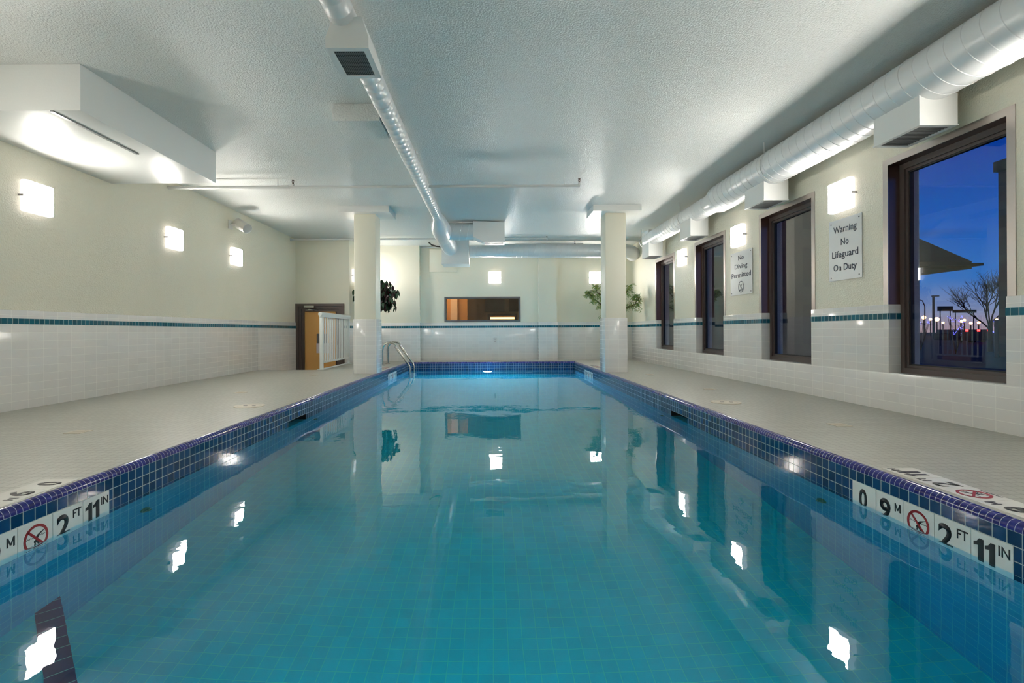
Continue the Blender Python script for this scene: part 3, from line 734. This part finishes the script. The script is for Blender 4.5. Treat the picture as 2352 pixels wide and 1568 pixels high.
# ------------------------------------------------------------------ sprinkler pipes
def sprinkler(x, y, z, par):
    b = B(); cyl(b, (x, y, z), (x, y, z + 0.03), 0.016, 12); obj('tee', b, 'pipe', par, 40)
    b = B(); cyl(b, (x, y, z + 0.03), (x, y, z + 0.045), 0.011, 10); sweep(b, [(x - 0.008, y, z + 0.045), (x - 0.014, y, z + 0.06), (x - 0.004, y, z + 0.075)], 0.003, 6)
    sweep(b, [(x + 0.008, y, z + 0.045), (x + 0.014, y, z + 0.06), (x + 0.004, y, z + 0.075)], 0.003, 6); cyl(b, (x, y, z + 0.075), (x, y, z + 0.079), 0.017, 14); cyl(b, (x, y, z + 0.045), (x, y, z + 0.075), 0.003, 6)
    obj('sprinkler_head', b, 'brass', par, 40)
t = thing('sprinkler_pipe', 'thin white sprinkler pipe crossing the ceiling in the foreground', 'pipe', (-1.5, 6.35, 2.48))
b = B(); cyl(b, (XL, 6.35, 2.48), (1.115, 6.35, 2.48), 0.017, 16); cyl(b, (XL, 6.35, 2.48), (-2.55, 6.35, 2.48), 0.021, 16); obj('pipe_run', b, 'pipe', t, 40)
sprinkler(-2.50, 6.35, 2.49, t); sprinkler(1.11, 6.35, 2.49, t)
for x in (-2.69, 0.92):
    b = B(); cyl(b, (x, 6.35, 2.49), (x, 6.35, ZC), 0.004, 6); annulus(b, 0, 0, 0.02, 0.024, -0.006, 0.006, 20)
    obj('pipe_hanger', B() if False else b, 'pipe', t)
for o in [o for o in t.children if o.name.startswith('pipe_hanger')]: pass
t = thing('sprinkler_pipe', 'thin white sprinkler pipe near the far wall behind the columns', 'pipe', (-1.5, 10.2, 2.53))
b = B(); cyl(b, (XL, 10.2, 2.53), (1.13, 10.2, 2.53), 0.017, 16); obj('pipe_run', b, 'pipe', t, 40)
b = B(); cyl(b, (XL, 10.2, 2.53), (XL + 0.015, 10.2, 2.53), 0.035, 20); cyl(b, (XL, 10.2, 2.53), (XL + 0.06, 10.2, 2.53), 0.024, 16); obj('wall_flange', b, 'pipe', t, 40)
sprinkler(1.12, 10.2, 2.54 - 0.05, t)

# ------------------------------------------------------------------ sconces (built facing -Y at the origin, back on y=0)
sc = thing('wall_sconce', 'x', 'wall lamp', (0, 0, 0), 'square wall sconces')
b = B(); box(b, -0.10, 0.10, -0.006, 0.0, -0.10, 0.10); obj('back_plate', b, 'plastic', sc)
b = B(); box(b, -0.138, 0.138, -0.075, -0.008, -0.138, 0.138, bev=0.016, seg=3); df = obj('diffuser', b, 'sconce', sc, 40)
df.data.materials.append(MT['sconce_side'])
for p in df.data.polygons:
    if p.normal.y > -0.9: p.material_index = 1
for s in (-1, 1):
    b = B(); xa, xb = sorted((s * 0.136, s * 0.142)); box(b, xa, xb, -0.045, -0.002, -0.008, 0.008); obj('clip', b, 'plate', sc)
lst = [((0.073, YF, 1.872), 0, 'square lit wall sconce above the viewing window in the far wall'),
       ((2.35, 11.47, 1.86), 0, 'square lit wall sconce on the far wall half hidden by the right column'),
       ((-2.956, 10.76, 1.85), PI / 2, 'lit sconce seen edge on beside the left column'),
       ((XL, 4.47, 1.845), PI / 2, 'square lit sconce on the left wall, nearest of its row'),
       ((XL, 6.40, 1.845), PI / 2, 'square lit sconce on the left wall, middle of its row'),
       ((XL, 7.95, 1.845), PI / 2, 'square lit sconce on the left wall under the camera'),
       ((XL, 2.50, 1.845), PI / 2, 'square lit sconce on the left wall beside the viewpoint'),
       ((XL, 0.55, 1.845), PI / 2, 'square lit sconce on the left wall behind the viewpoint'),
       ((XR, 4.55, 1.857), -PI / 2, 'square lit sconce above the no lifeguard sign'),
       ((XR, 6.455, 1.857), -PI / 2, 'square lit sconce above the no diving sign'),
       ((XR, 8.365, 1.857), -PI / 2, 'square lit sconce between the two farthest windows'),
       ((XR, 2.64, 1.857), -PI / 2, 'square lit sconce on the right wall beside the viewpoint'),
       ((XR, 0.73, 1.857), -PI / 2, 'square lit sconce on the right wall behind the viewpoint')]
for i, (l, r, lab) in enumerate(lst):
    if i == 0: sc.location = l; sc.rotation_euler = (0, 0, r); sc['label'] = lab
    else: dup(sc, l, r, lab)

# ------------------------------------------------------------------ signs
def sign(label, y0, y1, z0, z1, lines, ring=None):
    t = thing('wall_sign', label, 'sign', (XR, (y0 + y1) / 2, (z0 + z1) / 2))
    b = B(); box(b, XR - 0.010, XR - 0.004, y0, y1, z0, z1, bev=0.001, seg=1); obj('sign_panel', b, 'signplate', t)
    m = basis((XR - 0.0105, (y0 + y1) / 2, 0), (0, -1, 0), (0, 0, 1))
    for s, w, h, z in lines: obj('lettering', xf(text_bm(s, w, h, 0.012, x=0, y=z), m), 'navy', t)
    for yy in (y0 + 0.03, y1 - 0.03):
        for zz in (z0 + 0.03, z1 - 0.03):
            b = B(); cyl(b, (XR - 0.014, yy, zz), (XR, yy, zz), 0.006, 10); obj('screw', b, 'greyplate', t)
    if ring:
        z, r = ring; b = B(); annulus(b, 0, 0, r * 0.88, r, 0, 0.0012); bar2(b, -r * 0.62, r * 0.62, r * 0.62, -r * 0.62, r * 0.10, 0, 0.0012)
        k = r / 0.054; d_ = B(); bar2(d_, 0.006, -0.02, -0.006, 0.0, 0.006); bar2(d_, -0.006, 0.0, 0.022, 0.028, 0.006); bar2(d_, -0.014, 0.0, -0.004, 0.002, 0.006)
        bar2(d_, -0.030, -0.026, 0.030, -0.026, 0.003); bar2(d_, -0.034, -0.033, 0.034, -0.033, 0.010)
        join(b, xf(d_, Matrix.Diagonal((k, k, 1, 1)))); obj('no_diving_symbol', xf(b, m @ Matrix.Translation((0, z, 0))), 'navy', t)
sign('brushed metal sign reading Warning No Lifeguard On Duty', 4.34, 4.76, 1.103, 1.662,
     [('Warning', 0.300, 0.082, 1.560), ('No', 0.10, 0.060, 1.452), ('Lifeguard', 0.338, 0.082, 1.333), ('On Duty', 0.30, 0.078, 1.212)])
sign('brushed metal sign reading No Diving Permitted with a diver symbol', 6.167, 6.726, 1.105, 1.662,
     [('No', 0.143, 0.060, 1.583), ('Diving', 0.326, 0.078, 1.466), ('Permitted', 0.50, 0.066, 1.362)], (1.208, 0.072))

# ------------------------------------------------------------------ security camera
t = thing('security_camera', 'white cylindrical security camera on the left wall under the ceiling', 'camera', (XL, 7.85, 2.33))
b = B(); box(b, XL, XL + 0.015, 7.78, 7.90, 2.26, 2.40, bev=0.004); obj('wall_plate', b, 'plastic', t, 40)
b = B(); sweep(b, [(XL + 0.01, 7.84, 2.33), (XL + 0.07, 7.84, 2.33), (XL + 0.10, 7.86, 2.34)], 0.018, 10); obj('bracket', b, 'plastic', t, 50)
p0 = Vector((XL + 0.075, 7.93, 2.375)); dr = Vector((0.72, -0.35, -0.40)).normalized(); p1 = p0 + dr * 0.25
b = B(); sweep(b, [p0 - dr * 0.012, p0, p1, p1, p1 - dr * 0.03, p1 - dr * 0.03 + dr * 0.0001], [0.055, 0.078, 0.078, 0.068, 0.066, 0.001], 28, cap=True); obj('housing', b, 'plastic', t, 40)
b = B(); cyl(b, p1 - dr * 0.032, p1 - dr * 0.016, 0.03, 20); obj('lens', b, 'greyplate', t, 40)

# ------------------------------------------------------------------ ladder
lad = thing('pool_ladder', 'stainless steel pool ladder at the far left corner', 'ladder', (-1.9, 10.0, 0))
def ladrail(y):
    pts = [(-2.13, y, 0.0), (-2.13, y, 0.30)]
    for k in range(1, 7):
        a = PI - PI / 6 * k * 0.78; pts.append((-2.13 + 0.15 + 0.15 * math.cos(a), y, 0.30 + 0.15 * math.sin(a)))
    pts += [(-1.88, y, 0.375), (-1.66, y, 0.075), (-1.615, y, 0.01), (-1.595, y, -0.05), (-1.59, y, -0.12), (-1.59, y, -0.9), (-1.66, y, -0.98), (-1.79, y, -0.98)]
    return pts
for y in (9.76, 10.27):
    b = B(); sweep(b, ladrail(y), 0.022, 14); obj('handrail', b, 'rail_steel', lad, 60)
    b = B(); cyl(b, (-2.13, y, 0), (-2.13, y, 0.012), 0.05, 20); obj('flange', b, 'rail_steel', lad, 40)
for z in (-0.30, -0.55, -0.80):
    b = B(); box(b, -1.64, -1.54, 9.77, 10.26, z, z + 0.03, bev=0.005); obj('tread', b, 'plastic', lad, 40)

# ------------------------------------------------------------------ stair rail
rl = thing('guard_rail', 'white metal guard rail with vertical balusters beside the stairwell', 'railing', (-2.96, 9.5, 0))
xr = -2.965
b = B(); cyl(b, (xr, 8.70, 0.965), (xr, 10.45, 0.965), 0.036, 20); cyl(b, (xr, 8.69, 0.965), (xr, 8.70, 0.965), 0.032, 20); box(b, xr - 0.03, xr + 0.03, 8.72, 10.45, 0.915, 0.965); obj('top_rail', b, 'white', rl, 40)
for y in (8.76, 10.38):
    b = B(); box(b, xr - 0.028, xr + 0.028, y - 0.028, y + 0.028, 0.0, 0.93, bev=0.004); ps = obj('post', b, 'white', rl, 40)
    b = B(); box(b, xr - 0.06, xr + 0.06, y - 0.06, y + 0.06, 0.0, 0.012, bev=0.003); obj('base_plate', b, 'white', ps, 40)
b = B(); box(b, xr - 0.018, xr + 0.018, 8.78, 10.37, 0.11, 0.14); obj('bottom_rail', b, 'white', rl)
nb = 15
for k in range(nb):
    y = 8.87 + k * (10.30 - 8.87) / (nb - 1)
    b = B(); box(b, xr - 0.009, xr + 0.009, y - 0.009, y + 0.009, 0.14, 0.915); obj('baluster', b, 'white', rl)
b = B(); box(b, xr - 0.015, xr + 0.005, 8.80, 10.45, -0.02, 0.02); struct('trim_%d' % (tn[0] + 1), b, 'white')

# ------------------------------------------------------------------ plants
def leaf(bm, p, d, up, L, w):
    d = d.normalized(); s = d.cross(up).normalized() if d.cross(up).length > 0.01 else Vector((1, 0, 0)); n = s.cross(d)
    a = [p, p + d * L * 0.3 + s * w / 2 + n * L * 0.03, p + d * L * 0.7 + s * w * 0.38 - n * L * 0.02, p + d * L - n * L * 0.10, p + d * L * 0.7 - s * w * 0.38 - n * L * 0.02, p + d * L * 0.3 - s * w / 2 + n * L * 0.03]
    mid = [p + d * L * 0.3 - n * L * 0.01, p + d * L * 0.7 - n * L * 0.05]
    v = [bm.verts.new(q) for q in a]; m = [bm.verts.new(q) for q in mid]
    for f in ((v[0], v[1], m[0]), (v[0], m[0], v[5]), (v[1], v[2], m[1], m[0]), (m[0], m[1], v[4], v[5]), (v[2], v[3], m[1]), (m[1], v[3], v[4])): bm.faces.new(f)
def pot(par, x, y, r0, r1, h, mat):
    b = B(); sweep(b, [(x, y, 0), (x, y, h), (x, y, h), (x, y, h - 0.03)], [r0, r1, r1 - 0.012, r1 - 0.015], 28); obj('pot', b, mat, par, 40)
    b = B(); cyl(b, (x, y, h - 0.035), (x, y, h - 0.022), r1 - 0.016, 24); obj('soil', b, 'soil', par)
rnd = random.Random(3)
# dark ficus behind the left column
fx, fy = -2.42, 10.55
t = thing('potted_ficus', 'tall potted plant with drooping dark green and burgundy leaves behind left column', 'plant', (fx, fy, 0))
pot(t, fx, fy, 0.10, 0.15, 0.32, 'pot')
b = B()
for k in range(3):
    a = k * 2.1; sweep(b, [(fx + 0.03 * math.cos(a), fy + 0.03 * math.sin(a), 0.28), (fx + 0.05 * math.cos(a + 1), fy + 0.05 * math.sin(a + 1), 0.8), (fx + 0.08 * math.cos(a + 2), fy + 0.08 * math.sin(a + 2), 1.2), (fx + 0.16 * math.cos(a), fy + 0.16 * math.sin(a), 1.6)], [0.014, 0.012, 0.01, 0.006], 8)
tips = []
for k in range(60):
    a = rnd.uniform(0, 2 * PI); z = 1.12 + 0.62 * rnd.random() ** 0.8; r = 0.50 * math.sqrt(max(0.12, 1 - ((z - 1.35) / 0.46) ** 2)) * rnd.uniform(0.5, 1.0)
    q = Vector((fx + r * math.cos(a), fy + 0.8 * r * math.sin(a), z)); s0 = Vector((fx, fy, max(1.0, z - 0.3)))
    mid = (s0 + q) / 2 + Vector((0, 0, 0.12)); sweep(b, [s0, mid, q], [0.005, 0.004, 0.0025], 5); tips += [q, mid * 0.4 + q * 0.6, mid, mid * 0.7 + q * 0.3]
obj('stem', b, 'bark', t, 60)
for mt, n in (('leafd', 2), ('leafr', 2)):
    b = B()
    for q in tips:
        for j in range(n):
            d = Vector((rnd.uniform(-0.5, 0.5), rnd.uniform(-0.5, 0.5), rnd.uniform(-1.2, -0.35))); leaf(b, q + Vector((rnd.uniform(-.04, .04), rnd.uniform(-.04, .04), rnd.uniform(-.03, .03))), d, Vector((rnd.uniform(-1, 1), rnd.uniform(-1, 1), 0.2)), rnd.uniform(0.11, 0.17), rnd.uniform(0.045, 0.062))
    o = obj('foliage', b, mt, t, label='dark green leaves' if mt == 'leafd' else 'burgundy leaves')
# branching light green plant behind the right column
gx, gy = 2.60, 10.65
t = thing('potted_willow_tree', 'potted tree with twisted brown branches and light narrow leaves behind right column', 'plant', (gx, gy, 0))
pot(t, gx, gy, 0.12, 0.16, 0.34, 'potw')
b = B(); tips = []
def br(p, pts, r):
    P = [Vector(p)] + [Vector((gx + a, gy + c, e)) for a, c, e in pts]
    sweep(b, P, [r * (1 - 0.6 * i / (len(P) - 1)) for i in range(len(P))], 7)
    for q0, q1 in zip(P[1:], P[2:] + [P[-1]]):
        for k in range(3): tips.append(q0.lerp(q1, k / 3))
br((gx, gy, 0.3), [(0.02, 0, 0.7), (-0.05, 0.02, 0.95), (0.0, 0, 1.15)], 0.026)
br((gx - 0.04, gy, 0.9), [(-0.2, -0.02, 1.06), (-0.28, 0, 1.20), (-0.42, 0.02, 1.32), (-0.52, 0, 1.42), (-0.55, 0, 1.46)], 0.020)
br((gx, gy, 1.1), [(-0.15, 0, 1.28), (-0.26, 0.02, 1.38), (-0.38, 0, 1.48), (-0.42, -0.02, 1.60)], 0.016)
br((gx, gy, 1.0), [(0.18, 0, 1.10), (0.32, 0.02, 1.16), (0.42, 0, 1.20), (0.47, 0, 1.30), (0.47, 0, 1.40)], 0.018)
br((gx, gy, 1.1), [(0.1, 0.1, 1.3), (0.25, 0.06, 1.45), (0.32, 0, 1.58)], 0.014)
br((gx, gy, 1.1), [(0.0, -0.1, 1.35), (0.05, -0.12, 1.55), (0.0, -0.1, 1.7)], 0.014)
for q in list(tips):
    for k in range(2):
        e = q + Vector((min(rnd.uniform(-.15, .15), 3.14 - q.x), rnd.uniform(-.12, .12), rnd.uniform(-.16, .10))); sweep(b, [q, (q + e) / 2 + Vector((0, 0, .02)), e], 0.0025, 4); tips += [e, (q + e) / 2]
obj('branch', b, 'bark', t, 60)
for mt, n in (('leafl', 5), ('leafy', 2)):
    b = B()
    for q in tips:
        for j in range(n):
            leaf(b, q + Vector((rnd.uniform(-.03, .03), rnd.uniform(-.03, .03), rnd.uniform(-.02, .02))), Vector((rnd.uniform(-1, 1), rnd.uniform(-1, 1), rnd.uniform(-1, 0.2))), Vector((rnd.uniform(-1, 1), rnd.uniform(-1, 1), 0.3)), rnd.uniform(0.05, 0.085), rnd.uniform(0.008, 0.014))
    for v in b.verts: v.co.x = min(v.co.x, 3.16)
    obj('foliage', b, mt, t, label='light green leaves' if mt == 'leafl' else 'yellowish leaves')

# ------------------------------------------------------------------ outside
struct('ground', box(B(), XR + 0.25, 260, -20, 260, -1.1, -1.0), 'asphalt')
t = thing('annex_building', 'dark building wing outside behind the farther windows', 'building', (7.2, 18, -1))
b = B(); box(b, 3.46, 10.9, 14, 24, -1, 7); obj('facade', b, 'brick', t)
t = thing('entrance_canopy', 'dark hipped entrance canopy roof seen through the nearest window', 'canopy', (15, 26, -1))
b = B(); e = 3.05; cx0, cx1, cy0, cy1 = 11.0, 19.1, 20.0, 32.0; rz = e + 4.3; hw = 4.05
v = [b.verts.new(p) for p in ((cx0, cy0, e + 0.28), (cx1, cy0, e + 0.28), (cx1, cy1, e + 0.28), (cx0, cy1, e + 0.28), (cx0 + hw, cy0 + hw, rz), (cx0 + hw, cy1 - hw, rz))]
for f in ((0, 1, 4), (1, 2, 5, 4), (2, 3, 5), (3, 0, 4, 5), (0, 3, 2, 1)): b.faces.new([v[i] for i in f])
box(b, cx0, cx1 - 0.02, cy0 + 0.02, cy1, e, e + 0.28); obj('hip_roof', b, 'roof', t)
b = B(); box(b, cx0 - 0.1, cx1 + 0.22, cy0 - 0.22, cy1 + 0.2, e + 0.10, e + 0.2); obj('gutter', b, 'roof', t)
for x, y in ((12, 21), (18, 31), (12, 31)):
    b = B(); box(b, x - 0.25, x + 0.25, y - 0.25, y + 0.25, -1, e); obj('post', b, 'roof', t)
t = thing('hotel_tower', 'tall dark building with square bays at the right edge of the nearest window', 'building', (36, 23, -1))
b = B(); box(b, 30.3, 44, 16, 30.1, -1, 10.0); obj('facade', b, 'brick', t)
b = B(); box(b, 30.0, 44.3, 15.7, 30.1, 10.0, 10.6); obj('parapet', b, 'roof', t)
def lamp(x, y, h, arm, label, lm='orange', r=0.28):
    t = thing('street_lamp', label, 'street lamp', (x, y, -1))
    b = B()
    if arm: sweep(b, [(x, y, -1), (x, y, h - 1.6), (x - arm * 0.25, y, h - 0.4), (x - arm, y, h)], [0.13, 0.10, 0.09, 0.08], 8)
    else: sweep(b, [(x, y, -1), (x, y, h)], 0.10, 8)
    obj('pole', b, 'pole', t, 60)
    b = B()
    bmesh.ops.create_uvsphere(b, u_segments=12, v_segments=8, radius=r, matrix=Matrix.Translation((x - arm, y, h)))
    obj('lamp_head', b, lm, t, 60)
def pxw(x, y, Y):
    yy = y + 0.0048 * (x - 1130); xx = x - 0.0048 * (y - 761)
    return ((xx - 1130) / 1157 * Y, Y, 0.65 + (761 - yy) / 1157 * Y)
x, y, z = pxw(2124, 686, 110); lamp(x, y, z, 2.0, 'curved arm street lamp glowing orange above the parking lot', r=0.45)
x, y, z = pxw(2144, 681, 90)
t = thing('light_pole', 'tall unlit light pole standing beside the curved street lamp', 'street lamp', (x, y, -1))
b = B(); cyl(b, (x, y, -1), (x, y, z), 0.18, 8); obj('pole', b, 'pole', t); b = B(); box(b, x - 0.2, x + 0.9, y - 0.2, y + 0.2, z, z + 0.2); obj('lamp_head', b, 'pole', t)
for i, (a, c, Y, r) in enumerate(((2122, 729, 120, .42), (2137, 733, 120, .30), (2152, 733, 100, .40), (2166, 741, 120, .25), (2208, 738, 100, .24), (2215, 735, 100, .24), (2230, 742, 120, .30), (2248, 741, 120, .30), (2289, 734, 29, .06), (2104, 743, 120, .22))):
    x, y, z = pxw(a, c, Y); lamp(x, y, z, 0, ['orange street lamp below the curved lamp', 'small orange street lamp beside the lowest one', 'bright orange street lamp right of the light pole', 'faint orange street lamp under the left signboard', 'left one of two close orange street lamps', 'right one of two close orange street lamps', 'orange street lamp left above the left car', 'orange street lamp between the two parked cars', 'small orange lamp beside the dark tower', 'faint orange street lamp at the far left of the lot'][i], r=r)
for i, (a, c, Y) in enumerate(((2234, 759, 60), (2258, 759, 62))):
    x, y, z = pxw(a, c, Y)
    t = thing('parked_car', ['dark car with red tail lamps, left of two in the lot', 'dark car with red tail lamps, right of two in the lot'][i], 'car', (x, y, -1))
    b = B(); prism(b, [(x - 0.9, y, -0.7), (x + 0.9, y, -0.7), (x + 0.9, y, 0.1), (x + 0.7, y, 0.15), (x + 0.6, y, 0.6), (x - 0.6, y, 0.6), (x - 0.7, y, 0.15), (x - 0.9, y, 0.1)], (0, 4.2, 0)); obj('car_body', b, 'carpaint', t)
    for s in (-1, 1):
        b = B(); box(b, x + s * 0.7 - 0.16, x + s * 0.7 + 0.16, y - 0.04, y, z - 0.1, z + 0.1); obj('tail_lamp', b, 'redlamp', t)
        b = B(); cyl(b, (x + s * 0.8 - 0.1, y + 0.8, -0.68), (x + s * 0.8 + 0.1, y + 0.8, -0.68), 0.32, 16); obj('wheel', b, 'gasket', t)
for a0, a1, c0, c1, lab in ((2157, 2189, 703, 714, 'dark roadside signboard, left of two outside the window'), (2192, 2243, 711, 718, 'long low dark signboard, right of two outside the window')):
    x0, y, z0 = pxw(a0, c1, 50); x1, y, z1 = pxw(a1, c0, 50)
    t = thing('signboard', lab, 'sign', ((x0 + x1) / 2, y, -1))
    b = B(); box(b, x0, x1, y, y + 0.2, z0, z1); obj('board', b, 'brownsign', t)
    for x in (x0 + 0.2, x1 - 0.2):
        b = B(); box(b, x - 0.03, x + 0.03, y + 0.07, y + 0.13, -1, z0); obj('post', b, 'pole', t)
# bare tree
tr = thing('bare_tree', 'leafless tree silhouetted against the dusk sky outside the window', 'tree', (36.6, 37, -1))
r2 = random.Random(11)
b = B()
def grow(bm, p, d, L, r, dep):
    q = p + d * L; sweep(bm, [p, p.lerp(q, 0.5) + Vector((r2.uniform(-1, 1), 0, r2.uniform(-1, 1))) * L * 0.04, q], [r, r * 0.85, r * 0.7], 5, cap=False)
    if dep == 0: return
    for k in range(3 if dep > 1 else 2):
        n = (d + Vector((r2.uniform(-0.75, 0.75), r2.uniform(-0.5, 0.5), r2.uniform(-0.15, 0.45)))).normalized(); grow(bm, p.lerp(q, r2.uniform(0.55, 1.0)), n, L * r2.uniform(0.62, 0.82), r * 0.62, dep - 1)
base = Vector((36.6, 37, -1)); sweep(b, [base, base + Vector((0, 0, 2.2))], [0.16, 0.13], 8); obj('trunk', b, 'bark', tr)
b = B()
for k in range(6):
    a = -0.9 + k * 0.36; grow(b, base + Vector((0, 0, 1.6 + 0.1 * k)), Vector((math.sin(a), r2.uniform(-.3, .3), math.cos(a))).normalized(), 1.6, 0.055, 5)
obj('branches', b, 'bark', tr)
for (ax0, ax1, ay0, ay1, Y, n, lab) in ((2165, 2225, 722, 772, 34, 90, 'violet fairy lights strung over shrubs below the signboards'), (2280, 2312, 722, 768, 32.5, 40, 'violet fairy lights in front of the dark tower'), (2094, 2135, 735, 750, 40, 40, 'violet fairy lights at the left end of the parking lot')):
    b = B(); r3 = random.Random(n)
    cl = [(r3.uniform(ax0, ax1), r3.uniform(ay0, ay1)) for _ in range(9)]
    cl.sort(key=lambda c: c[0] + r3.uniform(-25, 25))
    sh = B(); g0 = pxw((ax0 + ax1) / 2, 745, Y)
    for c in cl:
        e_ = Vector(pxw(c[0], c[1], Y)); sweep(sh, [(g0[0], Y, -1), (g0[0] * 0.5 + e_.x * 0.5, Y, (e_.z - 1) / 2 - 0.1), e_], [0.03, 0.02, 0.01], 5)
    for c, c2 in zip(cl, cl[1:]): sweep(sh, [pxw(c[0], c[1], Y), pxw(c2[0], c2[1], Y)], 0.008, 4)
    ts = thing('bare_shrub', lab.replace('violet fairy lights', 'leafless shrub wound with violet lights').replace(' strung over shrubs', ''), 'shrub', (g0[0], Y, -1)); obj('branches', sh, 'bark', ts)
    for k in range(n):
        c0 = cl[k % 8]; c1 = cl[k % 8 + 1]; f = r3.random(); X, Y_, Z = pxw(c0[0] + (c1[0] - c0[0]) * f + r3.uniform(-1.5, 1.5), c0[1] + (c1[1] - c0[1]) * f + r3.uniform(-1.5, 1.5), Y + r3.uniform(-0.5, 0.5))
        bmesh.ops.create_icosphere(b, subdivisions=1, radius=r3.uniform(0.010, 0.022) * Y / 34, matrix=Matrix.Translation((X, Y_, Z)))
    tag(obj('fairy_lights', b, 'fairy'), lab, 'string lights', kind='stuff')
